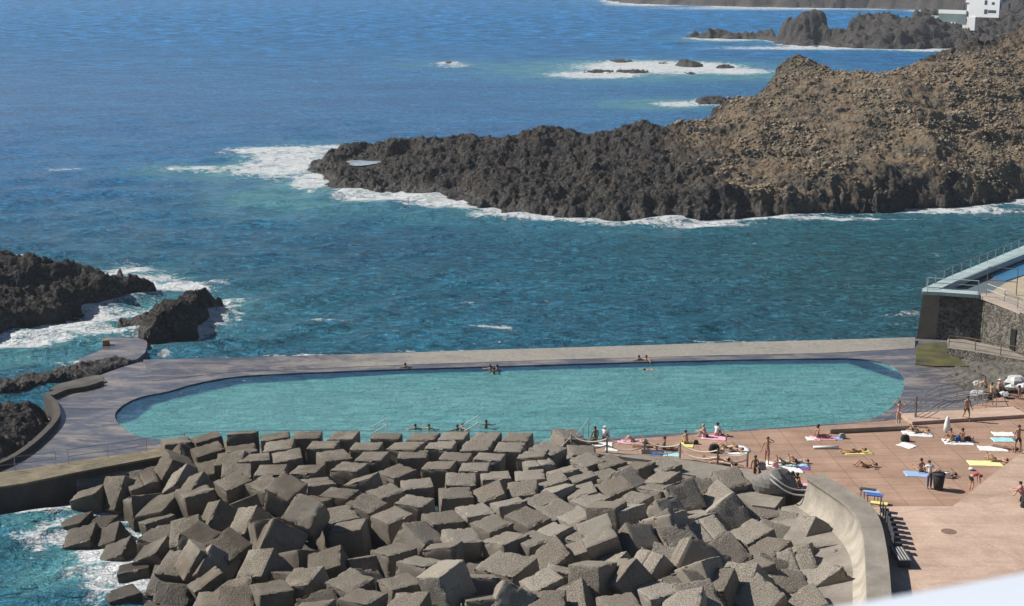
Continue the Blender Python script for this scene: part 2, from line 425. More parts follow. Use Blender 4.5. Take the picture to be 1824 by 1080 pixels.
vegpoly = [W(*q) for q in [(1230, 245, 8), (1290, 185, 12), (1400, 112, 16), (1640, 112, 16.5), (1824, 48, 22), (2040, 20, 22), (2040, 296, 5), (1824, 298, 5), (1700, 300, 5), (1560, 288, 6), (1440, 306, 5.0), (1370, 330, 4.2), (1290, 296, 6)]]
fl = []
for (a, b, rx, ry) in [(648, 290, 4.0, 5.5), (722, 284, 2.4, 3.0)]:
    q = W(a, b, 1.5); fl.append((q[0], q[1], rx, ry, 1.3))
pen_o, pen_d = terrain('peninsula', pen, pctrl, 0.23, 4.2, 0.70, 11, 'dark lava headland with tan scrub slopes reaching into the sea', 'headland', 'structure', veg=vegpoly, flat=fl, lam=.2)
coasts.append((pen, 1.6))

# scrub: countless small cushion shrubs on the headland slope
def mat_scrub():
    g = G('dry scrub'); p = g.pos(); n = g.attr('tone'); k = g.noise(p, 4, 4, 0.7)
    c = g.ramp(n, [(0.0, (0.13, 0.12, 0.085)), (0.35, (0.25, 0.21, 0.15)), (0.6, (0.33, 0.245, 0.155)), (0.8, (0.28, 0.245, 0.19)), (1.0, (0.33, 0.295, 0.235))])
    c = g.mix(0.8, c, g.ramp(k, [(0.3, 0.5), (0.7, 1.35)]), 'MULTIPLY')
    g.col(c); g.rough(0.95); g.normal(g.bump(g.noise(p, 7, 4, .8), 1, .15)); return g.m
def scatter_scrub():
    X, Y, Z, V = pen_d; rs = np.random.RandomState(4)
    dens = V * (fbm(X / 7, Y / 7, 5, 4) + 0.35) * (Z > 2.5)
    pr = np.clip(dens, 0, None).ravel(); pr /= pr.sum()
    N = 17000; ix = rs.choice(len(pr), N, p=pr)
    px = X.ravel()[ix] + rs.uniform(-.2, .2, N); py = Y.ravel()[ix] + rs.uniform(-.2, .2, N); pz = Z.ravel()[ix]
    bm = bmesh.new(); bmesh.ops.create_icosphere(bm, subdivisions=1, radius=1)
    bv = np.array([v.co[:] for v in bm.verts]); bf = np.array([[v.index for v in f.verts] for f in bm.faces]); bm.free()
    r = rs.gamma(2.5, 0.05, N) + 0.06
    tone0 = np.clip(0.48 + fbm(px / 9, py / 9, 77, 4) * 1.3 + rs.normal(0, .10, N), 0, .72)
    jit = rs.uniform(.3, 1.4, (N, len(bv), 1))
    vv = bv[None] * jit * r[:, None, None] * np.array([1.15, 1.15, .8]) + np.stack([px, py, pz - r * .05], -1)[:, None, :]
    ff = bf[None] + (np.arange(N) * len(bv))[:, None, None]
    vv = vv.reshape(-1, 3).astype(np.float32); ff = ff.reshape(-1, 3).astype(np.int32)
    me = bpy.data.meshes.new('scrub'); me.vertices.add(len(vv)); me.vertices.foreach_set('co', vv.ravel())
    me.loops.add(ff.size); me.loops.foreach_set('vertex_index', ff.ravel())
    me.polygons.add(len(ff)); me.polygons.foreach_set('loop_start', np.arange(0, ff.size, 3, dtype=np.int32)); me.polygons.foreach_set('loop_total', np.full(len(ff), 3, np.int32))
    me.polygons.foreach_set('use_smooth', np.ones(len(ff), bool))
    me.update(calc_edges=True)
    set_attr(me, 'tone', np.repeat(tone0, len(bv)))
    me.materials.append(mat_scrub())
    o = bpy.data.objects.new('scrub', me); COL.objects.link(o)
    tag(o, 'low dry cushion shrubs covering the tan headland slope', 'scrub', kind='stuff')
scatter_scrub()

# tide pools on the lava tip
def pool_patch(px, py, rx, ry, label):
    c = W(px, py, 1.5); vs = []
    for k in range(20):
        a = 2 * pi * k / 20; q = 1 + 0.25 * sin(3 * a + px)
        vs.append((c[0] + rx * q * cos(a), c[1] + ry * q * sin(a), 1.5))
    o = link_mesh('tide_pool', vs, [tuple(range(20))], plain('tide pool water', (0.42, 0.48, 0.55), 0.06, 0.2, 0.8))
    tag(o, label, 'tide pool', kind='structure')
pool_patch(648, 290, 3.0, 2.9, 'larger pale tide pool on the lava tip'); pool_patch(722, 284, 1.7, 1.6, 'smaller pale tide pool on the lava tip')

# far headland with basalt columns
hf = [(1225, 68), (1300, 70), (1375, 70), (1390, 80), (1450, 84), (1520, 87), (1600, 89), (1690, 87), (1850, 90), (2050, 95)]
hd = [W(x, y) for x, y in hf]
hb = [(2050, 0, 14), (1824, 10, 13), (1760, 30, 9.5), (1700, 45, 7), (1640, 17, 13), (1610, 34, 10), (1560, 22, 12), (1500, 28, 11.5), (1470, 17, 13), (1430, 32, 10.3), (1390, 45, 7), (1340, 58, 3.0), (1290, 52, 3.0), (1240, 62, 1.5)]
for x, y, h in hb:
    q = W(x, y, h); hd.append((q[0], q[1] + 8))
hctrl = C3([(1240, 63, 1.2), (1290, 54, 3.2), (1345, 58, 2.2), (1390, 46, 7), (1430, 31, 10.5), (1470, 17, 13.5), (1500, 30, 10.5), (1560, 22, 12), (1610, 37, 9.5), (1640, 15, 13.5), (1670, 45, 8), (1700, 47, 7), (1740, 60, 5.5), (1795, 30, 9.5), (1824, 12, 13), (2050, 0, 14)]) + C3([(1450, 65, 3.5), (1550, 68, 4), (1650, 68, 4), (1760, 70, 3.2), (1850, 60, 5.5)])
hd_o, _ = terrain('far_headland', hd, hctrl, 0.9, 5.0, 0.95, 31, 'distant dark lava headland with jagged basalt peaks', 'headland', 'structure', big=1.9, columns=1.0, lam=.05)
coasts.append((hd, 2.6))

# far coast
cf = [(1070, 3), (1130, 7), (1250, 11), (1400, 14), (1560, 16), (1700, 21), (1850, 23), (2100, 24)]
cd = [W(x, y) for x, y in cf]
cd += [(p[0], p[1]) for p in [(700, 1150), (700, 1600), (300, 1700), (180, 1500), (120, 1320)]]
cc = [(*W(x, y, h), h) for x, y, h in [(1100, 0, 4), (1200, 4, 8), (1300, 3, 12), (1500, 6, 13), (1700, 10, 14), (1850, 10, 16)]] + [(200, 1300, 25), (400, 1250, 45), (600, 1200, 70), (400, 1600, 90)]
terrain('far_coast', cd, cc, 3.0, 12, 1.5, 51, 'far dark lava coast along the top of the bay', 'coast', 'structure', big=3.2, lam=.2)
coasts.append((cd, 4.0))

# ---- rocks standing in the water
def sea_rock(name, outline, ctrl, res, seed, label, edgew=1.6, amp=0.55, big=0.8, cat='rock', foam=1.0, group=None):
    poly = [W(*q) for q in outline]
    o, d = terrain(name, poly, C3(ctrl), res, edgew, amp, seed, label, cat, big=big, lam=.1, lowcut=-.9, group=group)
    coasts.append((poly, foam)); return d
sea_rock('rock_outcrop', [(-120, 548), (0, 536), (60, 524), (130, 514), (190, 509), (215, 508), (222, 498, 0), (200, 482, 1.5), (150, 462, 2.4), (60, 462, 2.4), (-20, 474, 2), (-160, 484, 2)],
         [(100, 500, 1.5), (60, 470, 2.7), (150, 470, 2.5), (0, 484, 2.4), (190, 500, 1.0), (30, 530, .8), (-100, 500, 2.4), (120, 462, 2.6)], 0.17, 101, 'broad black lava outcrop, upper of the rocks at the left edge')
sea_rock('rock_outcrop', [(-160, 640), (-60, 612), (20, 592), (90, 580), (130, 562), (190, 545), (262, 532), (268, 515, .8), (235, 500, 1.5), (180, 505, 1.5), (100, 526, 1.1), (0, 546, 1.1), (-120, 572, 1.1)],
         [(240, 512, 1.6), (200, 517, 1.8), (120, 535, 1.6), (40, 555, 1.6), (60, 575, .9), (0, 570, 1.5), (-80, 590, 1.6)], 0.16, 102, 'long low lava ridge below the broad outcrop at the left edge', edgew=1.1, amp=.5)
sea_rock('rock_outcrop', [(243, 603), (262, 612), (300, 610), (340, 600), (365, 582), (388, 560), (393, 545), (375, 530, 1), (330, 525, 2), (290, 535, 2), (262, 560), (245, 570), (210, 577), (215, 583), (245, 582)],
         [(335, 531, 2.9), (300, 545, 2.9), (365, 540, 2.4), (350, 565, 1.8), (280, 580, 1.7), (265, 600, .9), (225, 578, .4)], 0.14, 103, 'steep dark lava rock beside the far left corner of the pool deck', edgew=1.1, amp=.5)
sea_rock('rock_outcrop', [(-120, 860, 1), (-5, 812, 1.2), (40, 788, 1.2), (78, 764, 1.2), (94, 735, 1.2), (82, 710, 1.6), (30, 705, 2.0), (-40, 708, 2.2), (-140, 725, 2)],
         [(60, 720, 1.7), (25, 718, 2.1), (30, 750, 1.7), (0, 790, 1.4), (70, 745, 1.5), (-60, 740, 2.2)], 0.13, 104, 'dark lava rock inside the curved kerb at the lower left', edgew=1.0, amp=.42, foam=0.05)
for i, (x, y, rx, ry, h, lab) in enumerate([(1093, 130, 60, 3, 1.0, 'long flat black reef rock awash in the white surf offshore'), (1232, 117, 26, 4, 2.2, 'tallest black reef rock in the offshore surf'), (1230, 131, 16, 2, .8, 'small low reef rock near the front of the offshore surf'), (1290, 121, 18, 2.4, 1.0, 'small reef rock at the right end of the offshore surf'), (1180, 113, 12, 2, .9, 'small reef rock left of the tallest offshore one'), (1105, 111, 22, 2, .9, 'thin reef rock at the back of the offshore surf'),
        (1272, 183, 34, 5, 2.4, 'black rock at the foot of the headland by the white surf'), (800, 113, 10, 1.5, .7, 'tiny lone reef rock far out in the open sea')]):
    sea_rock('reef_rock', [(x + rx * cos(a), y + ry * sin(a)) for a in [k * pi / 6 for k in range(12)]], [(x, y, h), (x - rx * .5, y, h * .7), (x + rx * .5, y, h * .6), (x, y + ry, h * .5)], 0.5, 120 + i, lab, edgew=2.0, amp=.45, big=1.2, foam=2.0, group='reef rocks in the offshore surf')

# ------------------------------------------------------------------ sea
def build_sea():
    nr, nc = 760, 560
    D = 1 / np.linspace(1 / 52.0, 1 / 3000.0, nr); D = np.r_[D, 4500, 7000, 12000, 25000]
    u = np.linspace(-0.52, 0.52, nc); u = np.sign(u) * (np.abs(u) / .52) ** 1.15 * .52
    U, DD = np.meshgrid(u, D); X = U * DD; Y = DD
    Z = np.zeros_like(X); rs = np.random.RandomState(3)
    DX = np.zeros_like(X); DY = np.zeros_like(X)
    for k in range(46):
        lam_ = 1.6 * (13 / 1.6) ** rs.rand(); th = radians(-68) + rs.normal(0, .55)
        kx, ky = cos(th) * 2 * pi / lam_, sin(th) * 2 * pi / lam_
        a = 0.0125 * lam_ ** 0.6; ph = rs.rand() * 6.28
        env = np.clip(1.2 - DD * DD / 3000 / lam_ * .30, 0, 1)
        w = kx * X + ky * Y + ph
        Z += a * env * np.cos(w); DX -= a * env * np.sin(w) * kx / np.hypot(kx, ky); DY -= a * env * np.sin(w) * ky / np.hypot(kx, ky)
    calm = 1 - 0.45 * smooth(0, 1, (X - 20) / 30) * smooth(240, 190, Y)
    Z *= calm
    foam = np.zeros_like(X); near = np.zeros_like(X)
    lump = fbm(X / 12, Y / 12, 900, 3)
    m = (Y < 2200)
    for poly, w in coasts:
        pa = np.array(poly)[:, :2]; lo = pa.min(0) - 60; hi = pa.max(0) + 60
        mm = (X > lo[0]) & (X < hi[0]) & (Y > lo[1]) & (Y < hi[1])
        if not mm.any(): continue
        x, y = X[mm], Y[mm]
        jx = fbm(x / 9, y / 9, 61, 3) * 1.5
        d = -poly_sd(x + jx, y + jx, poly)
        ww = w * (1 + 1.0 * lump[mm])
        f = np.exp(-np.clip(d, 0, None) / np.maximum(ww, .5) / 1.35) * min(1.05, .85 + w * .1)
        foam[mm] = np.maximum(foam[mm], f)
        near[mm] = np.maximum(near[mm], np.exp(-np.clip(d, 0, None) / (w * 5 + 2)))
    tq = near * 0.45
    def blob(arr, px, py, rx, ry, s, p=1.0):
        c = P(px, py, 0); sx = (P(px + rx, py, 0) - c).x; sy = (P(px, py - ry, 0) - P(px, py + ry, 0)).y / 2
        q = ((X - c.x) / sx) ** 2 + ((Y - c.y) / sy) ** 2
        np.maximum(arr, s * 1.25 * np.exp(-q ** 1.5), out=arr)
    for b in [(510, 278, 70, 20, .85), (470, 300, 70, 18, .7), (560, 322, 45, 18, .9), (370, 301, 110, 6, .62), (640, 347, 60, 9, .8), (790, 358, 75, 13, .85), (830, 368, 40, 8, .8), (905, 382, 80, 9, .8), (1020, 393, 60, 5, .7), (700, 348, 50, 6, .8), (600, 262, 60, 5, .8),
              (1170, 120, 165, 13, .9), (1060, 134, 95, 7, .9), (1300, 127, 80, 7, .85), (1250, 117, 80, 6, .9), (1210, 186, 60, 6, .7), (810, 117, 40, 5, .5), (1290, 70, 70, 4, .8), (1450, 86, 220, 4, .7), (1640, 89, 60, 4, .8), (1150, 8, 90, 4, .7), (1400, 15, 300, 4, .6), (1670, 20, 60, 3, .8),
              (225, 487, 45, 20, .75), (330, 517, 60, 10, .8), (270, 500, 60, 14, .6), (170, 512, 90, 8, .85), (60, 600, 110, 12, .7), (230, 560, 90, 14, .65), (400, 560, 40, 30, .55), (100, 575, 110, 8, .7), (385, 572, 24, 24, .72), (110, 590, 160, 18, .72), (30, 612, 90, 14, .7), (160, 560, 100, 16, .66), (290, 508, 110, 8, .8), (200, 560, 70, 12, .6), (10, 456, 40, 8, .8), (150, 555, 60, 8, .6), (590, 576, 65, 4, .5), (860, 582, 70, 4, .52), (690, 590, 70, 3, .42), (110, 302, 40, 3, .5),
              (50, 915, 110, 12, .8), (110, 940, 60, 10, .7), (175, 975, 80, 34, .74), (270, 985, 60, 30, .7), (290, 1050, 60, 40, .7), (140, 905, 60, 10, .6), (240, 1030, 100, 55, .74), (180, 1010, 90, 24, .66), (100, 960, 90, 18, .62), (310, 1020, 60, 60, .7), (200, 930, 80, 20, .7), (325, 1072, 16, 35, .95), (340, 1000, 40, 20, .6), (250, 945, 30, 20, .55), (180, 1000, 80, 12, .55), (210, 905, 40, 8, .5),
              (530, 290, 60, 30, .9), (500, 268, 110, 8, .85), (745, 352, 110, 10, .85), (520, 634, 160, 2.5, .62), (900, 625, 300, 1.6, .55), (1350, 608, 200, 1.2, .55), (295, 633, 10, 5, .7), (1690, 376, 150, 7, .75), (1420, 391, 200, 4, .7), (1200, 400, 160, 5, .75), (1600, 560, 60, 6, .32), (150, 650, 80, 8, .45)]:
        blob(foam, *b)
    for b in [(560, 350, 190, 34, .9), (420, 304, 190, 16, .9), (500, 290, 120, 40, .9), (850, 378, 200, 22, .55), (1150, 125, 290, 20, 1), (1330, 134, 160, 11, .9), (1200, 186, 140, 11, 1), (820, 116, 140, 6, .5), (60, 590, 230, 40, .95), (320, 550, 140, 40, .7), (230, 500, 110, 30, .8), (150, 1000, 140, 60, .8),
              (120, 960, 120, 45, .55), (60, 935, 70, 20, .8), (30, 640, 160, 30, .6), (1290, 72, 100, 5, .6), (120, 930, 40, 14, .9), (230, 1040, 60, 40, .6)]:
        blob(tq, *b)
    bay = smooth(290, 150, Y - X * 0.35); grn = smooth(-5, 45, X + (Y - 150) * .12) * smooth(235, 150, Y)
    foam = np.clip(foam, 0, .92)
    # surf swells up slightly at the rocks
    Z = Z * (1 + .8 * near) + 0.10 * near
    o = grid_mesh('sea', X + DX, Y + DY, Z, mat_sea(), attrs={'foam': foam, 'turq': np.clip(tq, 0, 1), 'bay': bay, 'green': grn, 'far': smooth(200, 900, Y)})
    tag(o, 'blue to teal open sea with choppy waves and white surf', 'sea', kind='structure')
# ------------------------------------------------------------------ pool, decks, walls
ZP, ZD, ZR, ZT = 1.08, 1.2, 2.0, 2.75      # pool water, pool deck, red terrace, raised pink terrace
def mat_wet_deck():
    g = G('wet concrete deck'); p = g.pos()
    n = g.noise(g.map(p, (0.25, 0.5, 1)), 1.0, 6, 0.65, 1.0); n2 = g.noise(p, 3, 5, 0.7); s = g.noise(g.map(p, (.1, .35, 1)), 1.0, 5, .7, 2.0)
    wetc = g.ramp(n, [(0.3, (0.070, 0.075, 0.095)), (0.5, (0.112, 0.113, 0.135)), (0.72, (0.185, 0.172, 0.17))])
    wetc = g.mix(g.mrange(s, .50, .62, 0, .75), wetc, (0.33, 0.275, 0.235))
    wetc = g.mix(1.0, wetc, g.ramp(n2, [(0.3, 0.8), (0.7, 1.15)]), 'MULTIPLY')
    dry = g.ramp(n2, [(0.3, (0.22, 0.205, 0.18)), (0.7, (0.36, 0.335, 0.29))])
    d = g.attr('dry'); dd = g.math('ADD', d, g.mrange(n, 0.3, 0.7, -0.3, 0.3), True)
    g.col(g.mix(dd, wetc, dry)); g.rough(g.mrange(dd, 0, 1, 0.30, 0.85))
    g.normal(g.bump(n2, 0.4, 0.03)); return g.m
WET = mat_wet_deck()
def mat_poolwater():
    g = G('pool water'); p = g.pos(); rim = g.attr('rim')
    n = g.noise(g.map(p, (0.10, 0.22, 1)), 1.0, 4, .6, .8)
    c = g.ramp(n, [(0.3, (0.085, 0.265, 0.280)), (0.7, (0.130, 0.335, 0.345))])
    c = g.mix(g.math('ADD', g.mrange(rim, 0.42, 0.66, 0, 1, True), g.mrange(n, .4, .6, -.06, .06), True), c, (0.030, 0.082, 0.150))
    rp = g.noise(g.map(p, (0.35, 1.5, 1), (0, 0, .25)), 1.3, 5, .7, .6)  # ripple highlights, light streaks painted into the water colour
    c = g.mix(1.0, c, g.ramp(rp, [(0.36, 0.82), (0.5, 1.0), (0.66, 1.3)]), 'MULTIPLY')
    g.col(c); g.rough(0.08); g.b.inputs['IOR'].default_value = 1.33
    a = g.noise(g.map(p, (0.5, 1.3, 1), (0, 0, .2)), 1.3, 4, .6, .5); b = g.noise(g.map(p, (0.7, 1.3, 1)), 4.5, 3, .6)
    g.normal(g.bump(b, 1.0, 0.12, g.bump(a, 1.0, 0.3))); return g.m
def mat_masonry(name='rubble masonry', k=1.0):
    g = G(name); p = g.pos()
    v = g.voro(p, 4.4, 'F1', 'Color'); e = g.voro(p, 4.4, 'DISTANCE_TO_EDGE'); n = g.noise(p, 0.8, 5, .7); n2 = g.noise(p, 8, 4, .7)
    sv = g.sep(v)[0]
    c = g.ramp(sv, [(0.2, (0.05 * k, 0.045 * k, 0.04 * k)), (0.8, (0.17 * k, 0.15 * k, 0.125 * k))])
    c = g.mix(g.mrange(e, 0.0, 0.07, 0.75, 0.0), c, (0.24 * k, 0.215 * k, 0.175 * k))
    c = g.mix(1.0, c, g.ramp(n, [(0.3, 0.6), (0.7, 1.3)]), 'MULTIPLY')
    c = g.mix(1.0, c, g.ramp(n2, [(0.3, 0.75), (0.7, 1.2)]), 'MULTIPLY')
    g.col(c); g.rough(0.9); g.normal(g.bump(g.mrange(e, 0, .15), 0.9, 0.09)); return g.m
MASON = mat_masonry(k=1.35)
def mat_conc(name, lo, hi, streak=0.0, bumpd=0.03):
    g = G(name); p = g.pos(); n = g.noise(p, 0.7, 6, .65, .4); n2 = g.noise(p, 9, 4, .7); s = g.noise(g.map(p, (.8, .8, .25)), .8, 3, .6, .3)
    c = g.ramp(n, [(0.3, lo), (0.7, hi)])
    c = g.mix(1.0, c, g.ramp(n2, [(0.3, 0.82), (0.7, 1.12)]), 'MULTIPLY')
    if streak: c = g.mix(g.mrange(s, .45, .62, 0, streak), c, tuple(min(.85, x * 1.35) for x in hi))
    g.col(c); g.rough(0.9); g.normal(g.bump(n2, 0.6, bumpd)); return g.m
CONC = mat_conc('weathered concrete', (0.20, 0.175, 0.145), (0.33, 0.295, 0.25))
CONC_L = mat_conc('paler streaked concrete', (0.25, 0.22, 0.18), (0.38, 0.34, 0.28), 0.6)  # slightly paler than the weathered concrete, with lighter streaks
WALKM = mat_conc('stained walkway concrete', (0.10, 0.085, 0.055), (0.27, 0.225, 0.145))
DARKW = mat_conc('dark wet retaining wall', (0.045, 0.04, 0.035), (0.10, 0.085, 0.07))
def mat_tiles(name, c1, c2, rot, sx, sy, mortar, str_=0.5, pale=0.0):
    mortar = tuple(m * .8 + q * .2 for m, q in zip(mortar, c1))
    g = G(name); p = g.pos(); b = g.node('ShaderNodeTexBrick'); g.link(g.map(p, (1, 1, 1), (0, 0, rot)), b.inputs['Vector'])
    b.offset = 0.0; b.inputs['Scale'].default_value = 1.0; b.inputs['Brick Width'].default_value = sx; b.inputs['Row Height'].default_value = sy
    b.inputs['Mortar Size'].default_value = 0.035; b.inputs['Color1'].default_value = (*c1, 1); b.inputs['Color2'].default_value = (*c2, 1); b.inputs['Mortar'].default_value = (*mortar, 1)
    n = g.noise(p, 0.35, 5, .6, .5); n2 = g.noise(p, 5, 5, .7); n3 = g.noise(g.map(p, (.12, 1.1, 1)), 1.0, 5, .65)
    c = g.mix(1.0, b.outputs['Color'], g.ramp(n, [(0.3, (0.80, 0.78, 0.76)), (0.7, (1.16, 1.17, 1.18))]), 'MULTIPLY')
    c = g.mix(1.0, c, g.ramp(n2, [(0.3, 0.88), (0.7, 1.1)]), 'MULTIPLY')
    c = g.mix(1.0, c, g.ramp(n3, [(0.3, (0.86, .84, .82)), (0.7, (1.1, 1.1, 1.1))]), 'MULTIPLY')
    c = g.mix(g.mrange(n2, .58, .72, 0, pale), c, (0.62, 0.55, 0.46))
    st = g.noise(g.map(p, (.5, .9, 1)), .55, 6, .75, 1.2)
    c = g.mix(g.mrange(st, .56, .70, 0, .45), c, g.mix(1.0, c, (0.62, .56, .52), 'MULTIPLY'))
    g.col(c); g.rough(0.85); g.normal(g.bump(n2, .4, .02)); return g.m
RED = mat_tiles('terracotta paving', (0.39, 0.255, 0.185), (0.355, 0.228, 0.163), radians(-4), 2.1, 1.35, (0.22, 0.135, 0.095), pale=.12)
PINK = mat_tiles('pale pink paving', (0.53, 0.385, 0.30), (0.505, 0.365, 0.285), radians(-24), 9.0, 9.0, (0.42, 0.30, 0.24), pale=.5)

pool_px = [(300, 697), (350, 683), (420, 671), (520, 665), (700, 658), (900, 652), (1100, 646), (1300, 641), (1430, 639), (1520, 639), (1580, 648), (1609, 670), (1606, 703), (1585, 728), (1550, 746), (1470, 756), (1350, 764), (1200, 772), (1050, 782), (900, 789), (700, 793), (500, 791), (340, 786), (250, 778), (215, 758), (205, 738), (222, 720), (252, 707)]
pool = [(p.x, p.y) for p in catmull([tuple(P(x, y, ZD)) for x, y in pool_px], 5)]
deck_px = [(250, 645), (420, 640), (700, 632), (1000, 622), (1300, 614), (1640, 603), (1760, 603), (1840, 760), (1500, 800), (1000, 860), (500, 860), (283, 835), (0, 872), (-160, 890), (-160, 840), (10, 822), (60, 790), (100, 745), (95, 712), (130, 692), (180, 668), (215, 655)]
deck = [tuple(P(x, y, ZD))[:2] for x, y in deck_px]
def build_deck():
    bm = poly_with_hole(deck, pool, ZD)
    bmesh.ops.triangulate(bm, faces=bm.faces[:])
    for _ in range(2):
        long = [e for e in bm.edges if e.calc_length() > 3.0]
        if long: bmesh.ops.subdivide_edges(bm, edges=long, cuts=1); bmesh.ops.triangulate(bm, faces=[f for f in bm.faces if len(f.verts) > 3])
    for loop, z1, sgn in ((deck, -1.0, 1), (pool, -0.5, -1)):
        n = len(loop); a = [bm.verts.new((p[0], p[1], ZD)) for p in loop]; b = [bm.verts.new((p[0], p[1], z1)) for p in loop]
        for i in range(n):
            j = (i + 1) % n; bm.faces.new((a[i], a[j], b[j], b[i]))
    me = bpy.data.meshes.new('pool_deck'); bm.to_mesh(me); bm.free()
    co = np.zeros(len(me.vertices) * 3, np.float32); me.vertices.foreach_get('co', co); co = co.reshape(-1, 3)
    u = co[:, 0] / co[:, 1]
    dry = np.zeros(len(co))
    set_attr(me, 'dry', dry); me.materials.append(WET)
    o = bpy.data.objects.new('pool_deck', me); COL.objects.link(o); tag(o, 'wet purplish concrete deck around the sea pool', 'deck', kind='structure')
build_deck()
def build_poolwater():
    a = np.array(pool); gx = np.arange(a[:, 0].min() - 1, a[:, 0].max() + 1, .22); gy = np.arange(a[:, 1].min() - 1, a[:, 1].max() + 1, .22)
    X, Y = np.meshgrid(gx, gy); d = poly_sd(X, Y, pool)
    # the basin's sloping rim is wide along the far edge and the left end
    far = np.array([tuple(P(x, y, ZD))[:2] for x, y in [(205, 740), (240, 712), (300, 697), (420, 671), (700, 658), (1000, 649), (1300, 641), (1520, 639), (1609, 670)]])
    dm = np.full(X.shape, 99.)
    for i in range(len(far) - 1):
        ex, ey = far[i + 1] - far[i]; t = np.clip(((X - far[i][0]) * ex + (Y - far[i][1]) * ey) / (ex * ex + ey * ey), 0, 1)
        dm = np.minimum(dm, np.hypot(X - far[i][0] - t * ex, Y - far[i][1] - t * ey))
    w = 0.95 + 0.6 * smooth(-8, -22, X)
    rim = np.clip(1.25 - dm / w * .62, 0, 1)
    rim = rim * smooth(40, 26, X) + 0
    Z = ZP + 0.02 * np.sin(X * 2 + Y) * np.sin(Y * 3.1 - X)
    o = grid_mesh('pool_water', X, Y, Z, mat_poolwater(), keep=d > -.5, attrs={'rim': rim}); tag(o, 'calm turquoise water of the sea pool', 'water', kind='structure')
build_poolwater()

def strip(name, inner, outer, z0, z1, mat, zb=0.0, attrs=None):
    """a long low solid between two polylines"""
    n = len(inner); vs = []; fs = []
    for a, b in zip(inner, outer):
        vs += [(a[0], a[1], zb), (a[0], a[1], z0), (b[0], b[1], z1), (b[0], b[1], zb)]
    for i in range(n - 1):
        q = i * 4
        for k in range(3): fs.append((q + k, q + k + 1, q + 5 + k, q + 4 + k))
    fs += [(3, 2, 1, 0), (4 * n - 4, 4 * n - 3, 4 * n - 2, 4 * n - 1)]
    o = link_mesh(name, vs, fs, mat)
    if attrs:
        for k, f in attrs.items(): set_attr(o.data, k, [f(v.co) for v in o.data.vertices])
    return o
# far sea wall, its broad flat crown drying out towards the right
inn = catmull([P(x, y, 1.35) for x, y in [(270, 676), (420, 660), (560, 654), (700, 648), (850, 643), (1000, 638), (1150, 634), (1300, 630), (1450, 627), (1560, 622), (1630, 618)]], 5, False)
out = catmull([P(x, y, 1.5) for x, y in [(255, 641), (420, 637), (560, 633), (700, 629), (850, 624), (1000, 619.5), (1150, 615), (1300, 610), (1450, 606.5), (1560, 603), (1630, 601)]], 5, False)
o = strip('sea_wall', inn, out, 1.225, 1.5, WET, -1, {'dry': lambda c: float(smooth(-22, -4, c.x) * smooth(44, 30, c.x))})
tag(o, 'long low sea wall between the pool and the open water', 'sea wall')

# red terrace, raised pink terrace
red_px = [(985, 806), (1035, 792), (1080, 785), (1200, 777), (1350, 767), (1560, 752), (1700, 738), (1760, 712), (1900, 690), (1980, 760), (1900, 960), (1560, 960), (1440, 880), (1330, 850), (1240, 842), (1120, 828), (1000, 818)]
rl = [tuple(P(x, y, ZR))[:2] for x, y in red_px]
def slab(name, loop, z, zb, mat, label, cat=None, kind='structure'):
    bm = poly_with_hole(loop, None, z)
    n = len(loop); a = [bm.verts.new((p[0], p[1], z)) for p in loop]; b = [bm.verts.new((p[0], p[1], zb)) for p in loop]
    for i in range(n): bm.faces.new((a[i], a[(i + 1) % n], b[(i + 1) % n], b[i]))
    bmesh.ops.recalc_face_normals(bm, faces=bm.faces[:])
    me = bpy.data.meshes.new(name); bm.to_mesh(me); bm.free(); me.materials.append(mat)
    o = bpy.data.objects.new(name, me); COL.objects.link(o); tag(o, label, cat, kind=kind); return o
slab('red_terrace', rl, ZR, 0.4, RED, 'brownish red paved sunbathing terrace beside the pool')
pk = [tuple(P(x, y, ZT))[:2] for x, y in [(1540, 903), (1610, 902), (1697, 902), (1760, 851), (1830, 799), (1900, 745), (2200, 800), (2250, 1500), (1500, 1500), (1560, 1090), (1570, 960)]]
slab('pink_terrace', pk, ZT, 0.6, PINK, 'pale pink paved upper terrace at the lower right')
# low flights and kerbs on the terrace
mb = MB()
for (x0, y0, x1, y1) in [(1478, 773, 1622, 766)]:
    a = P(x0, y0, ZR); b = P(x1, y1, ZR); d = (b - a); L = d.length; an = math.atan2(d.y, d.x)
    mb.box(((a + b) / 2 + Vector((0, .28, .16))), (L, .55, .30), an)
o = mb.build('low_step', mat_conc('pale step', (.26, .19, .145), (.40, .29, .22))); tag(o, 'long low step with a dark rough face on the red terrace', 'step')
mb = MB(); a = P(1620, 757, ZR); b = P(1824, 744, ZR); d = b - a
mb.box(((a + b) / 2 + Vector((0, .9, .12))), (d.length, 1.9, .24), math.atan2(d.y, d.x))
o = mb.build('paved_step', PINK); tag(o, 'broad shallow pink step at the right end of the terrace', 'step')
# concrete apron below the rope fence
ap = [tuple(P(x, y, 2.05))[:2] for x, y in [(960, 800), (1012, 792), (1020, 803), (1080, 806), (1147, 811), (1212, 818), (1278, 828), (1335, 838), (1350, 850), (1400, 880), (1380, 905), (1340, 900), (1240, 848), (1140, 832), (1050, 822), (980, 818)]]
slab('concrete_apron', ap, 2.06, .3, CONC, 'rough grey concrete apron between the rope fence and the blocks')
mb = MB(); pts = [P(x, y, 2.2) for x, y in [(985, 803), (1050, 808), (1105, 815), (1170, 823)]]
for i in range(3):
    a, b = pts[i], pts[i + 1]; d = b - a; mb.box((a + b) / 2 + Vector((0, 0, -.02)), (d.length * .985, .3, .28), math.atan2(d.y, d.x))
o = mb.build('concrete_kerb', CONC); tag(o, 'narrow concrete kerb at the top of the block pile', 'kerb')

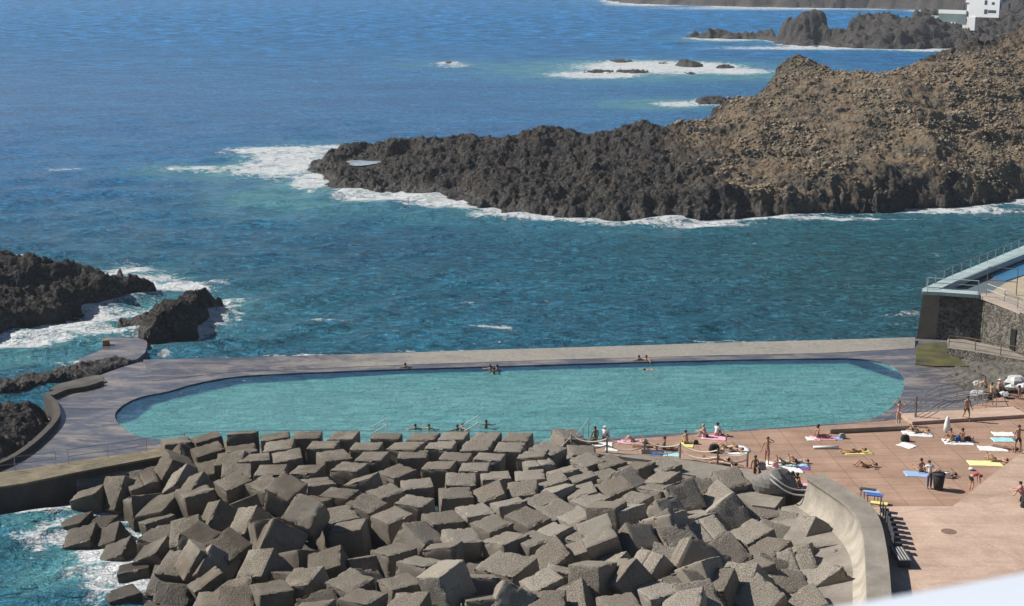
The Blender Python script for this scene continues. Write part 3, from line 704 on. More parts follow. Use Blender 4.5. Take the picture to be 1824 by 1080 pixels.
# walkway with retaining wall at the left
wa = [P(x, y, 1.7) for x, y in [(-200, 868), (-60, 851), (40, 838), (130, 823), (220, 810), (300, 797), (420, 785)]]
wb = [P(x, y, 1.7) for x, y in [(-200, 895), (-60, 876), (40, 862), (130, 843), (220, 826), (300, 811), (420, 800)]]
walk = empty('walkway', (P(140, 835, 0)), 'stained concrete walkway on a dark retaining wall at the lower left', 'walkway')
def strip_part(name, A, B, z0, zb, mat, parent):
    o = strip(name, [a - parent.location for a in A], [b - parent.location for b in B], z0 - parent.location.z, z0 - parent.location.z, mat, zb - parent.location.z); o.parent = parent; return o
o = strip_part('wall', wa, [b + Vector((0, .12, 0)) for b in wb], 1.58, -1.2, DARKW, walk)
o = strip_part('coping', [a + Vector((0, .1, 0)) for a in wa], wb, 1.72, 1.583, WALKM, walk)

# curved kerb and slabs at the left
def ribbon(name, pts, w, h, zb, mat, label, cat):
    pts = catmull([Vector(p) for p in pts], 5, False); L = []; R = []
    for i, p in enumerate(pts):
        t = (pts[min(i + 1, len(pts) - 1)] - pts[max(i - 1, 0)]).normalized(); nrm = Vector((-t.y, t.x, 0)) * w / 2
        L.append(p + nrm); R.append(p - nrm)
    o = strip(name, L, R, h, h, mat, zb); tag(o, label, cat); return o
ribbon('curved_kerb', [P(x, y, 1.7) for x, y in [(-60, 842), (5, 818), (45, 795), (80, 765), (101, 738), (97, 715), (82, 700)]], .42, 1.6, 0, DARKW, 'curved dark kerb wall around the lava rock at the lower left', 'kerb')
ribbon('stone_ledge', [P(x, y, 1.5) for x, y in [(88, 704), (115, 693), (150, 687), (178, 678)]], .8, 1.55, 0, DARKW, 'short dark stone ledge along the deck behind the curved kerb', 'ledge')
def rough_slab(px, z, zb, label, mat, seed, name='rock_slab', cat='slab'):
    poly = catmull([P(x, y, z) for x, y in px], 3); rs = random.Random(seed)
    poly = [(p.x + rs.uniform(-.12, .12), p.y + rs.uniform(-.12, .12)) for p in poly]
    return slab(name, poly, z, zb, mat, label, cat, kind=None)
SLABM = mat_conc('wet rock slab', (0.06, 0.055, 0.05), (0.15, 0.135, 0.12))
terrain('rock_shelf', [W(x, y, .4) for x, y in [(70, 662), (150, 644), (235, 640), (252, 648), (170, 668), (110, 676), (30, 694), (-60, 712), (-60, 690), (20, 672)]], C3([(150, 655, .8), (60, 672, .7), (0, 690, .7), (220, 645, .85)]), .14, .6, .28, 88, 'low dark wave washed rock shelf left of the pool corner', 'rocks', big=.5, lowcut=-.5)
rough_slab([(90, 690), (170, 668), (185, 676), (180, 682), (120, 694)], 1.3, 0, 'narrow raised rock slab beside the stone ledge', SLABM, 2)
rough_slab([(183, 622), (190, 602), (245, 603), (262, 612), (250, 636), (215, 645), (160, 645), (140, 640)], .55, -.6, 'wet flat slab linking the steep rock and the pool corner', WET, 3)
mb = MB(); mb.box(P(189, 612, .7), (.7, .6, .7), .3, .8); o = mb.build('stone_block', plain('ochre stone', (.30, .19, .08), .85, .4)); tag(o, 'small ochre stone block standing on the wet flat slab', 'stone')
# ---- curved recurve sea wall at the right of the blocks
top_in = [(1435, 848), (1449, 857), (1476, 875), (1506, 897), (1527, 923), (1538, 955), (1542, 1000), (1544, 1052), (1546, 1110), (1548, 1200)]
top_out = [(1470, 846), (1482, 855), (1519, 876), (1552, 900), (1569, 930), (1578, 968), (1584, 1010), (1588, 1060), (1592, 1120), (1596, 1210)]
tin = catmull([P(x, y, 3.75) for x, y in top_in], 5, False); tout = catmull([P(x, y, 3.75) for x, y in top_out], 5, False)
wallroot = empty('curved_wall', P(1545, 1000, 1.0), 'curved pale concrete sea wall with a hollow face beside the blocks', 'sea wall')
L0 = wallroot.location
vs = []; fs = []
for a, b in zip(tin, tout):
    n = (a - b); n.z = 0; n.normalize()
    prof = [(b + Vector((0, 0, -3.4))), b, a] + [a + n * dx + Vector((0, 0, -dz)) for dx, dz in ((.02, .18), (-.10, .22), (-.14, .5), (-.08, .9), (.05, 1.3), (.25, 1.6), (.6, 1.8), (3.4, 2.1), (5.5, 2.5), (8, 3.4))]
    vs += [p - L0 for p in prof]
m = len(prof); nn = len(tin)
def quads(a0, a1): return [(i * m + k, i * m + k + 1, (i + 1) * m + k + 1, (i + 1) * m + k) for i in range(nn - 1) for k in range(a0, a1)]
link_mesh('crown', vs, quads(0, 3) + [tuple(range(m - 1, -1, -1))], CONC, wallroot)
link_mesh('hollow_face', vs, quads(3, 9), CONC_L, wallroot, True)
link_mesh('footing', vs, quads(9, m - 1), CONC, wallroot)

# ------------------------------------------------------------------ right-hand stone works
bastion = empty('stone_bastion', P(1690, 606, 1.2), 'dark rubble stone bastion carrying the upper pool terrace at the right', 'bastion')
B0 = bastion.location; zt = 5.4
def loc(p, o0=B0): return (p[0] - o0[0], p[1] - o0[1], p[2] - o0[2])
A = P(1645, 519, zt); B_ = P(1741, 525, zt); C_ = P(1830, 562, zt); C2 = P(2100, 680, zt)
A0 = P(1631, 606, 0.9); A1 = P(1640, 606, .9)
Bb = Vector((B_.x, B_.y - .35, .8)); Cb = Vector((C_.x, C_.y - .3, .8)); C2b = Vector((C2.x, C2.y, .8))
Ffar = P(1840, 442, zt); Gfar = Ffar + Vector((30, 30, 0))
Ab = Vector((A.x - .5, A.y - .4, .6)); Fb = Vector((Ffar.x - .6, Ffar.y + .3, -1))
link_mesh('end_pier', [loc(v) for v in (Ab, Ab + Vector((1.7, -.12, 0)), A + Vector((1.45, -.08, 0)), A, Fb, Ffar)], [(0, 1, 2, 3), (4, 0, 3, 5)], mat_conc('brown render', (.22, .175, .13), (.34, .28, .21)), bastion)
link_mesh('front_wall', [loc(v) for v in (Ab + Vector((1.7, -.12, 0)), Bb, B_, A + Vector((1.45, -.08, 0)))], [(0, 1, 2, 3)], MASON, bastion)
sw = link_mesh('side_wall', [loc(v) for v in (Bb, Cb, C_, B_, C2b, C2)], [(0, 1, 2, 3), (1, 4, 5, 2)], mat_masonry('paler rubble masonry', 1.25), bastion)
# dark doorway in the side wall (flat near-black slab; the recess shade is painted)
mb = MB(); dc = P(1777, 604, 2.0); e = (C_ - B_).normalized(); an = math.atan2(e.y, e.x)
tt = (dc.x - B_.x) / e.x; dpos = B_ + e * tt
mb.box((dpos.x - B0.x, dpos.y - .33 - B0.y, 2.95 - B0.z), (.75, .12, 1.75), an)
mb.build('doorway', plain('painted doorway shade', (.006, .006, .006), .9), bastion)
# crown of the bastion: pale blue coping path, sunken pool, beige terrace
PB = plain('pale blue painted concrete', (.36, .45, .46), .75, .15, 1.2)
def flat_part(name, pts, z, th, mat, parent, o0):
    bm = poly_with_hole([(p[0] - o0[0], p[1] - o0[1]) for p in pts], None, z - o0[2]); n = len(pts)
    a = [bm.verts.new((p[0] - o0[0], p[1] - o0[1], z - o0[2])) for p in pts]; b = [bm.verts.new((p[0] - o0[0], p[1] - o0[1], z - o0[2] - th)) for p in pts]
    for i in range(n): bm.faces.new((a[i], a[(i + 1) % n], b[(i + 1) % n], b[i]))
    bmesh.ops.recalc_face_normals(bm, faces=bm.faces[:])
    me = bpy.data.meshes.new(name); bm.to_mesh(me); bm.free(); me.materials.append(mat); o = bpy.data.objects.new(name, me); COL.objects.link(o); o.parent = parent; return o
flat_part('sea_coping', [P(x, y, 5.42) for x, y in [(1641, 519), (1694, 495), (1750, 472), (1800, 451), (1840, 434), (1950, 390), (1960, 402), (1850, 446), (1800, 466), (1760, 482), (1705, 505), (1672, 519)]], 5.62, .55, PB, bastion, B0)
flat_part('edge_coping', [P(x, y, 5.42) for x, y in [(1643, 519), (1672, 518), (1743, 523), (1744, 529), (1672, 524), (1643, 523)]], 5.60, .3, PB, bastion, B0)
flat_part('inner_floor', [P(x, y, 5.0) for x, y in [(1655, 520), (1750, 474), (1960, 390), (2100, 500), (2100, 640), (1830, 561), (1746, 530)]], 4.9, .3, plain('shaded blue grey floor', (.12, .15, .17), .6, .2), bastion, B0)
flat_part('upper_pool', [P(x, y, 5.0) for x, y in [(1762, 492), (1800, 472), (1960, 405), (1990, 440), (1824, 489), (1790, 500)]], 4.97, .05, plain('upper pool water', (.035, .17, .33), .1, .15, .5), bastion, B0)
flat_part('beige_terrace', [P(x, y, 5.4) for x, y in [(1766, 520), (1790, 505), (1824, 492), (1990, 440), (2100, 520), (2100, 620), (1824, 532)]], 5.42, .5, mat_conc('beige terrace', (.36, .30, .21), (.47, .40, .29)), bastion, B0)
flat_part('rim_coping', [P(x, y, 5.42) for x, y in [(1743, 524), (1775, 524), (1800, 530), (1824, 539), (2100, 640), (2100, 682), (1832, 562), (1742, 527)]], 5.48, .25, mat_conc('pink beige coping', (.34, .28, .23), (.46, .38, .32)), bastion, B0)

# lower walkway with its own wall, algae slab, rocky ground
lw = empty('stone_walkway', P(1760, 650, .9), 'rubble stone walkway with a railing below the bastion', 'walkway'); O1 = lw.location
def low(v): return (v[0] - O1[0], v[1] - O1[1], v[2] - O1[2])
fr = [P(1688, 620, 1.95), P(1720, 624, 1.95), P(1830, 643, 1.95), P(2100, 700, 1.95)]
bk = [P(1690, 606, 1.95), P(1720, 607, 1.95), P(1830, 630, 1.95), P(2100, 690, 1.95)]
vs = []
for a, b in zip(fr, bk): vs += [low(a), low(b + Vector((0, .4, 0)))]
link_mesh('path', vs, [(i * 2, i * 2 + 2, i * 2 + 3, i * 2 + 1) for i in range(3)], CONC, lw)
vs = []
for a in fr: vs += [low(a), low(Vector((a.x - .2, a.y - .5, 0.2)))]
link_mesh('wall', vs, [(i * 2, i * 2 + 1, i * 2 + 3, i * 2 + 2) for i in range(3)] + [(0, 1, 1)][:0], MASON, lw)
ALG = mat_conc('algae green slab', (.03, .028, .02), (.125, .115, .03), .2)
rough_slab([(1634, 616), (1690, 612), (1702, 626), (1716, 645), (1722, 652), (1640, 650), (1633, 640)], 1.32, .2, 'yellow green algae covered slab at the foot of the bastion', ALG, 5, 'algae_slab', 'slab')
rgp = [W(x, y, .9) for x, y in [(1634, 646), (1700, 642), (1726, 650), (1824, 668), (2000, 690), (2000, 720), (1824, 706), (1750, 722), (1700, 733), (1650, 722), (1638, 690)]]
rg_o, _ = terrain('rocky_ground', rgp, C3([(1680, 665, 1.15), (1650, 700, 1.15), (1700, 690, 1.25), (1740, 690, 1.5), (1790, 680, 2.0), (1824, 690, 2.0), (1720, 710, 1.25)]), .12, .5, .16, 61, 'rough wet rocks between the pool end and the stone walkway', 'rocks', 'structure', big=.45, lam=.1)
rg_o.data.materials[0] = mat_conc('streaked wet rock', (.03, .028, .024), (.15, .138, .115), .4)
# bed of dark stones at the right edge
sb = [W(x, y, ZT) for x, y in [(1800, 905), (1800, 888), (1826, 835), (1860, 780), (1920, 790), (1900, 910)]]
terrain('stone_bed', sb, [(x, y, ZT + .35) for x, y in sb], .12, .4, .25, 71, 'bed of dark rough stones at the right edge of the pink terrace', 'rocks', 'structure', big=.4, lam=.2, lowcut=ZT - .2)
# ------------------------------------------------------------------ breakwater blocks
BLOCK = mat_block()
def block_mesh(seed, groove):
    rs = random.Random(seed)
    t = [-1, -.975, -.93, -.8, -.6, -.4, -.2, -.05, -.02, .02, .05, .2, .4, .6, .8, .93, .975, 1]; n = len(t)
    bm = bmesh.new(); vm = {}
    def vert(p):
        k = tuple(round(c, 4) for c in p)
        if k not in vm: vm[k] = bm.verts.new(k)
        return vm[k]
    for ax in range(3):
        for s in (-1, 1):
            for i in range(n - 1):
                for j in range(n - 1):
                    q = []
                    for a, b in ((t[i], t[j]), (t[i + 1], t[j]), (t[i + 1], t[j + 1]), (t[i], t[j + 1])):
                        p = [0, 0, 0]; p[ax] = s; p[(ax + 1) % 3] = a; p[(ax + 2) % 3] = b; q.append(vert(p))
                    bm.faces.new(q if s > 0 else q[::-1])
    co = np.array([v.co[:] for v in bm.verts])
    nr = co.copy(); m = np.abs(co) > .999; nr = np.where(m, np.sign(co), 0); nr /= np.linalg.norm(nr, axis=1)[:, None]
    r = .085 + .035 * fbm(co[:, 0] * 1.3 + co[:, 2] * 1.7, co[:, 1] * 1.3 - co[:, 2], seed, 2)[:, None]
    inner = np.clip(co, -1 + r, 1 - r); d = co - inner; L = np.linalg.norm(d, axis=1)[:, None]
    out = np.where(L > 1e-6, inner + d / np.maximum(L, 1e-6) * np.minimum(L, r), co)
    nz = fbm(co[:, 0] * 3.1 + 5.2 * co[:, 2] + seed, co[:, 1] * 3.1 - 4.3 * co[:, 2], seed + 5, 4)
    nz2 = fbm(co[:, 0] * 1.1 + 2.2 * co[:, 2] + seed, co[:, 1] * 1.1 - 1.3 * co[:, 2], seed + 9, 2)
    edge = (m.sum(1) > 1) | (np.sort(np.abs(co), axis=1)[:, 1] > .9)
    chip = np.where(edge, np.clip(nz - .05, 0, 1) * .42, 0)
    out = out + nr * (nz * .016 + nz2 * .03)[:, None] - nr * chip[:, None]
    if groove:
        g = (np.abs(co[:, 0]) < .021) & (co[:, 1] < 2) & ((co[:, 2] > .999) | (co[:, 1] < -.999))
        out = out - nr * (g * .07)[:, None]
    k = 1 + rs.uniform(-.03, .03)
    for v, c in zip(bm.verts, out): v.co = (c[0] / 2 * k, c[1] / 2, c[2] / 2)
    me = bpy.data.meshes.new('concrete_block'); bm.to_mesh(me); bm.free(); me.materials.append(BLOCK)
    me.polygons.foreach_set('use_smooth', [True] * len(me.polygons))
    return me
variants = [block_mesh(s, False) for s in (1, 2, 3, 4, 5, 6)] + [block_mesh(s, True) for s in (7, 8)]

WIN = {1: (100, 760), 2: (400, 760), 3: (700, 760), 4: (1000, 780), 5: (100, 910), 6: (400, 910), 7: (700, 910), 8: (1000, 910), 9: (1260, 860), 10: (1260, 930)}
B = """1 1170 190 1480 175 1125 120
1 1510 330 1830 250 1440 230
1 1510 170 1790 110 1460 110
1g 790 690 1125 590 730 560
1 380 920 615 940 540 500
1 190 765 400 720 260 700
1 1120 545 1210 400 1080 470
1 1170 670 1280 600 1260 530
1 1320 690 1440 660 1400 580
1 1380 770 1740 690 1260 690
5 1480 208 1620 188 1650 -102
5 970 130 1270 60 900 100
2 15 75 350 70 40 55
2 0 300 375 275 -30 200
2 380 150 710 120 380 80
2 720 125 1030 130 755 45
2 1095 135 1390 140 1180 45
2 1570 125 1884 140 1620 60
2 400 270 735 240 435 155
2 870 230 1190 240 945 145
2 1340 245 1660 255 1410 160
2 1720 240 2070 255 1850 150
2 150 375 490 370 150 290
2 510 395 850 345 495 275
2 1090 375 1390 350 990 265
2 1390 365 1700 370 1490 265
2 -60 385 135 370 -30 300
2 0 520 250 545 10 395
2 315 515 620 525 380 405
2 700 500 985 500 800 415
2 1130 460 1430 490 1270 370
2 1830 560 2085 470 1640 485
2 20 680 280 590 -100 580
2 430 720 670 620 215 610
2d 440 890 660 1030 450 690
2 900 640 1210 625 810 560
2 1280 630 1570 560 1380 565
2 1000 740 1330 790 1150 640
2 930 860 1190 790 680 805
2 1700 775 1980 690 1520 690
2 1570 945 1780 835 1300 820
2 1060 1060 1500 1000 930 890
2 -10 1185 210 1170 150 865
2 1770 1060 2060 950 1560 960
3 120 145 455 145 200 60
3 470 145 770 140 540 55
3 830 150 1100 150 900 60
3 1180 150 1450 155 1240 60
3 330 235 645 240 390 150
3 705 265 1040 255 770 150
3 1080 265 1385 275 1140 160
3 30 340 370 340 60 255
3 490 350 790 375 560 265
3 860 350 1170 370 920 275
3 290 460 610 460 375 370
3 700 480 1030 480 735 385
3 1720 310 1880 230 1480 230
3g 1470 435 1750 390 1405 375
3 1330 345 1640 320 1380 265
3 570 630 895 640 575 490
3 980 570 1265 555 955 495
3 1345 585 1640 560 1325 485
3 110 680 435 655 80 575
3 520 780 890 770 475 655
3 930 825 1180 720 880 695
3 1240 760 1530 720 1255 610
3 20 820 310 870 150 730
3 1165 860 1420 800 1080 825
3 815 975 1110 930 680 870
3 430 1065 800 1030 290 930
3 1480 1110 1740 990 1180 960
3 1580 890 1800 790 1430 800
3 1760 990 1960 885 1585 895
3 1745 705 1954 620 1560 700
3 1620 650 1860 570 1550 570
3 1720 530 2020 450 1640 490
7 1050 235 1310 130 830 130
7 650 345 960 330 545 200
7 350 365 620 345 90 110
7 1690 275 1900 170 1520 240
8 120 130 330 30 -40 60
7 1200 370 1500 250 930 330
7 1480 390 1740 295 1260 300
7 760 640 1310 760 1130 370
7 350 410 650 380 420 360
7 350 605 570 540 20 540
7 -40 1034 240 1034 60 900
7 0 840 300 780 -150 740
7d 400 1020 580 1030 300 770
7 800 710 1130 720 760 680
7 830 970 1150 940 800 930
7 1120 1080 1380 1200 1230 820
7 1520 885 1850 720 1350 765
7 1520 1100 1790 1090 1530 910
7 1650 620 1830 470 1550 490
8 -10 515 265 425 -60 415
8 190 320 360 185 -50 270
4 100 650 355 575 50 555
4 290 745 520 635 100 680
4 520 630 765 525 380 510
4 770 740 970 620 560 700
4 770 520 870 470 650 410
4 1095 480 1275 360 880 480
4 1080 575 1260 515 850 540
4 1300 790 1510 700 1190 570
4 1640 800 1820 600 1495 690
4 1800 545 2040 480 1655 375
8d 350 240 540 240 330 40
8 720 320 960 240 645 45
4 1220 930 1385 885 1080 720
8 1050 450 1280 280 900 190
8d 380 600 640 495 320 430
8 650 500 730 400 590 370
8g 690 690 900 760 850 420
8g 1070 740 1200 700 1280 290
8g 1500 345 1790 225 1345 170
8 1300 270 1350 250 1270 160
9 235 520 400 380 95 350
9 560 370 780 320 430 270
9 645 440 830 450 690 340
9 700 560 830 590 690 480
9 880 650 1010 640 980 410
9 1130 690 1400 640 1000 640
9 440 650 690 485 230 560
9 200 900 370 780 45 740
9 680 780 830 630 450 760
9 410 970 680 855 240 900
9g 880 1000 1160 915 780 780
9 680 800 930 740 830 700
10 1165 690 1430 470 990 650
10 560 1020 780 770 310 850
10 960 1020 1250 850 820 855
10 210 710 370 710 250 540
10 100 740 220 700 0 490
8d 150 900 340 910 140 680
8 520 1060 800 1010 440 950
8 1000 930 1270 840 860 830
8 1390 870 1520 820 1260 770
8 1540 860 1690 880 1430 720
8 1150 1100 1430 1034 1170 930
8 1450 990 1590 960 1390 880
8 830 880 900 790 750 800
6 880 690 1260 600 895 455
6 1100 240 1480 210 1180 110
6d 720 240 910 330 680 130
6 210 560 350 460 420 150
6 200 650 365 650 290 475
6 390 900 740 870 280 780
6 1340 900 1640 740 1070 760
6 1540 1010 1760 900 1230 940
6 1780 490 2090 410 1570 415
6 40 500 240 375 -140 340
6 0 1034 240 1034 20 860
6 620 790 880 785 770 630
6 800 1060 1020 1050 880 1000
5 60 380 350 330 140 190
5 -50 180 250 140 100 60
5 320 150 500 160 420 70
5 350 400 620 330 420 195
5 470 520 690 460 560 370
5 820 540 1060 460 960 370
5 1040 660 1360 720 1240 400
5 1370 760 1510 680 1560 440
5 1580 420 1824 540 1480 300
5 1480 880 1810 680 1400 790
5 1100 800 1200 820 1140 700
5 1490 1040 1800 1034 1570 880
5 600 950 860 900 540 870
5 1320 280 1440 260 1330 170
5 1600 320 1700 255 1470 235
5 700 650 960 620 720 580
5 1150 1000 1320 1034 1180 850
9 -140 1130 120 1120 -60 960
3 1880 120 2050 120 1780 40
3 1990 290 2180 290 1940 215
4 250 300 420 240 110 235
4 130 470 330 400 40 410
4 430 455 640 390 300 400
4 480 300 640 250 370 245
4 830 330 980 260 640 330
4 1080 350 1240 280 950 290""".split('\n')

def zmap(px, py):
    left = float(smooth(420, 160, px)) ; down = float(smooth(800, 960, py))
    z = 3.05 - .15 * down + .5 * float(smooth(900, 1080, py)) - 1.3 * float(smooth(1220, 1420, px)) * float(smooth(820, 880, py))
    z = z - left * (0.7 + 2.3 * down)
    z -= 1.2 * float(smooth(540, 300, px)) * float(smooth(960, 1060, py)) * 1.0
    if py < 830: z -= 0.6 * float(smooth(985, 1050, px))
    return max(z, .35)
blocks = []
for k, row in enumerate(B):
    q = row.split(); flag = ''.join(c for c in q[0] if c.isalpha()); w = int(''.join(c for c in q[0] if c.isdigit()))
    x0, y0 = WIN[w]; v = [float(t) / 6.08 for t in q[1:]]
    a, b, c = [(x0 + v[i], y0 + v[i + 1]) for i in (0, 2, 4)]
    mx, my = (b[0] + c[0]) / 2, (b[1] + c[1]) / 2
    fc = P(mx, my, zmap(mx, my)); d = ray(mx, my).normalized(); s = F_PX / depth_of(fc)
    rr = d.cross(Vector((0, 0, 1))).normalized(); uu = rr.cross(d)
    e1 = ((b[0] - a[0]) / s, -(b[1] - a[1]) / s); e2 = ((c[0] - a[0]) / s, -(c[1] - a[1]) / s)
    A2, B2, kk = e1[0] ** 2 + e1[1] ** 2, e2[0] ** 2 + e2[1] ** 2, e1[0] * e2[0] + e1[1] * e2[1]
    L2 = (A2 + B2 + sqrt((A2 - B2) ** 2 + 4 * kk * kk)) / 2
    cands = []
    for sg in (1, -1):
        z1 = sg * sqrt(max(L2 - A2, 0)); z2 = -kk / z1 if abs(z1) > 1e-3 else sg * sqrt(max(L2 - B2, 0))
        E1 = rr * e1[0] + uu * e1[1] + d * z1; E2 = rr * e2[0] + uu * e2[1] + d * z2
        E1.normalize(); N = E1.cross(E2).normalized()
        if N.dot(d) > 0: N = -N
        cands.append((N.z, N, E1))
    cands.sort(key=lambda t: t[0]); N, E1 = (cands[0] if 'd' in flag else cands[1])[1:]
    Lr = sqrt(L2); L = min(max(Lr * .9, 1.7), 2.6); L = L * .7 + 2.2 * .3; L *= 1 + .12 * float(smooth(1080, 1250, mx)) * float(smooth(850, 900, my))
    E2 = N.cross(E1)
    M = Matrix((E1, E2, N)).transposed()
    # give each block an independent face so that grooves and rough faces vary
    ctr = fc - N * (L / 2)
    blocks.append([ctr, M, L, flag, (mx, my), N.copy()])
# smaller gaps are filled with half-buried blocks
def fill():
    rs = random.Random(5); poly = [P(x, y, 1.5) for x, y in [(150, 880), (285, 835), (330, 800), (1000, 800), (1180, 850), (1330, 868), (1410, 905), (1490, 940), (1530, 1020), (1535, 1130), (200, 1130), (260, 1050), (205, 985), (150, 950)]]
    pa = np.array([(p.x, p.y) for p in poly]); got = 0
    for t in range(6000):
        x, y = rs.uniform(pa[:, 0].min(), pa[:, 0].max()), rs.uniform(pa[:, 1].min(), pa[:, 1].max())
        if poly_sd(np.array([x]), np.array([y]), poly)[0] < .6: continue
        dm = min((b[0].x - x) ** 2 + (b[0].y - y) ** 2 for b in blocks)
        u_, v_ = CX + F_PX * x / (y * cos(PITCH) + (CAM_H - 2) * sin(PITCH)), y
        low_left = u_ < 520 and y < 91; low_right = u_ > 1150 and y < 86
        if not (low_left or low_right or y < 74) or dm < (1.65 if low_right else 1.8) ** 2: continue
        near_ = sorted(blocks, key=lambda b: (b[0].x - x) ** 2 + (b[0].y - y) ** 2)[:3]; z = sum(b[0].z for b in near_) / 3 - .7
        M = (Matrix.Rotation(rs.uniform(0, 6.28), 3, 'Z') @ Matrix.Rotation(rs.uniform(-.6, .6), 3, 'X') @ Matrix.Rotation(rs.uniform(-.6, .6), 3, 'Y'))
        q = Vector((x, y, z)); v = q - Vector((0, 0, CAM_H)); dd = v.dot(_f)
        N = M @ Vector((0, 0, 1)); blocks.append([q, M, rs.uniform(2.0, 2.4), '', (CX + F_PX * v.x / dd, CY - F_PX * v.dot(_u) / dd), N])
fill()
def add_block(ctr, M, L, me, label, group):
    o = bpy.data.objects.new('concrete_block', me); COL.objects.link(o)
    o.matrix_world = Matrix.Translation(ctr) @ M.to_4x4() @ Matrix.Scale(L, 4)
    tag(o, label, 'concrete block', group); return o
# name every block by its row from the pool down and its place in that row
order = sorted(range(len(blocks)), key=lambda i: blocks[i][4][1])
rowedges = [786, 803, 822, 842, 862, 884, 908, 935, 962, 992, 1025, 2000]; rows = [[] for _ in rowedges]
for i in order:
    r = next(k for k, e in enumerate(rowedges) if blocks[i][4][1] < e); rows[r].append(i)
ORD = ['topmost', 'second', 'third', 'fourth', 'fifth', 'sixth', 'seventh', 'eighth', 'ninth', 'tenth', 'eleventh', 'lowest']
def nth(n):
    if n == 1: return 'leftmost'
    return '%d%s from the left' % (n, {1: 'st', 2: 'nd', 3: 'rd'}.get(n % 10 if n not in (11, 12, 13) else 0, 'th'))
vr = random.Random(12)
for r, row in enumerate(rows):
    row.sort(key=lambda i: blocks[i][4][0])
    for j, i in enumerate(row):
        ctr, M, L, flag, (mx, my), N = blocks[i]
        look = 'grooved ' if 'g' in flag else ''
        look += 'upright' if N.z > .93 else ('steeply tilted' if N.z < .62 else 'tilted')
        where = ' in the surf' if (mx < 330 and my > 905) else (' by the curved wall' if mx > 1440 else '')
        lab = '%s concrete block%s, %s in the %s breakwater row' % (look, where, nth(j + 1), ORD[r])
        me = variants[6 + (i % 2)] if 'g' in flag else variants[vr.randrange(6)]
        add_block(ctr, M, L, me, lab, 'breakwater blocks piled beside the pool')
# rubble core that the blocks rest on
def core():
    X, Y = np.meshgrid(np.arange(-34, 24, .5), np.arange(62, 104, .5))
    c = np.array([tuple(b[0]) for b in blocks]); Z = np.zeros_like(X); Wt = np.zeros_like(X)
    for q in c:
        w = np.exp(-((X - q[0]) ** 2 + (Y - q[1]) ** 2) / 4.5); Z += w * q[2]; Wt += w
    H = Z / (Wt + 1e-6)
    H = H - 2.0 + fbm(X / 1.5, Y / 1.5, 8, 3) * .5
    H = np.minimum(H, 1.2)
    keep = (Wt > .02)
    o = grid_mesh('rubble_core', X, Y, H, SLABM, keep=keep, smooth_=False); tag(o, 'dark rubble under the breakwater blocks', 'rubble', kind='structure')
core()
build_sea()
# ------------------------------------------------------------------ people
SKIN = {k: plain('skin ' + k, c, 0.55, 0.06, 8) for k, c in {'fair': (0.60, 0.38, 0.27), 'tan': (0.42, 0.235, 0.145), 'brown': (0.25, 0.13, 0.08), 'gold': (0.55, 0.34, 0.19)}.items()}
def cloth(name, c): return plain(name + ' cloth', c, 0.9, 0.12, 9, 0, 0.3)
CL = {'pink': cloth('pink', (.68, .25, .28)), 'white': cloth('white', (.78, .77, .75)), 'black': cloth('black', (.02, .02, .022)), 'dark': cloth('dark', (.05, .05, .06)), 'jeans': cloth('denim', (.06, .10, .22)),
      'red': cloth('faded red', (.50, .10, .12)), 'blue': cloth('blue', (.05, .13, .42)), 'lblue': cloth('light blue', (.30, .46, .72)), 'yellow': cloth('yellow', (.80, .68, .22)), 'orange': cloth('orange', (.75, .33, .10)), 'olive': cloth('olive', (.14, .13, .06)),
      'lyellow': cloth('pale yellow', (.82, .78, .36)), 'green': cloth('green', (.08, .25, .12)), 'lpink': cloth('light pink', (.80, .42, .52)), 'purple': cloth('purple', (.20, .08, .36)), 'aqua': cloth('aqua', (.38, .68, .72)), 'grey': cloth('grey', (.30, .30, .31))}
HAIR = {'dark': plain('dark hair', (.018, .013, .010), .6), 'brown': plain('brown hair', (.07, .04, .022), .6), 'fair': plain('fair hair', (.42, .30, .15), .6), 'grey': plain('grey hair', (.35, .34, .32), .7)}
EYE = plain('eye', (.02, .015, .012), .3)
def V3(*a): return Vector(a)
def dirv(az, el):     # az 0 = forward (+Y), el up
    a, e = radians(az), radians(el); return Vector((sin(a) * cos(e), cos(a) * cos(e), sin(e)))
def skeleton(tor=90, torc=None, head=None, la=None, ra=None, ll=None, rl=None, z0=0.0, face=None):
    """tor: elevation of the spine; arms ((az,el) upper, (az,el) fore); legs likewise. +Y forward"""
    J = {}; td = dirv(0, tor) if not isinstance(tor, tuple) else dirv(*tor)
    pel = V3(0, 0, z0); J['pelvis'] = pel
    bend = dirv(0, torc) if torc is not None else td
    J['waist'] = pel + td * .18; J['chest'] = J['waist'] + ((td + bend) / 2).normalized() * .20; J['neck'] = J['chest'] + bend * .14
    hd = dirv(*head) if head else bend
    J['throat'] = J['neck'] + hd * .09; J['face'] = J['throat'] + hd * .07; J['crown'] = J['face'] + hd * .10
    right = V3(1, 0, 0)
    for s, n, arm, leg in ((-1, 'l', la, ll), (1, 'r', ra, rl)):
        sh = J['neck'] + right * s * .175 - bend * .03; J['sh' + n] = sh
        e = sh + dirv(*arm[0]) * .29; w = e + dirv(*arm[1]) * .25; J['el' + n] = e; J['wr' + n] = w; J['ha' + n] = (w, dirv(*arm[1]))
        hp = pel + right * s * .095 - td * .03; J['hip' + n] = hp
        k = hp + dirv(*leg[0]) * .43; a = k + dirv(*leg[1]) * .42; J['kn' + n] = k; J['an' + n] = a
        fd = dirv(*leg[2]); J['to' + n] = a + fd * .19; J['he' + n] = a - fd * .04 + dirv(*leg[1]) * .05
    J['fd'] = dirv(*face) if face else None; J['hd'] = hd
    return J
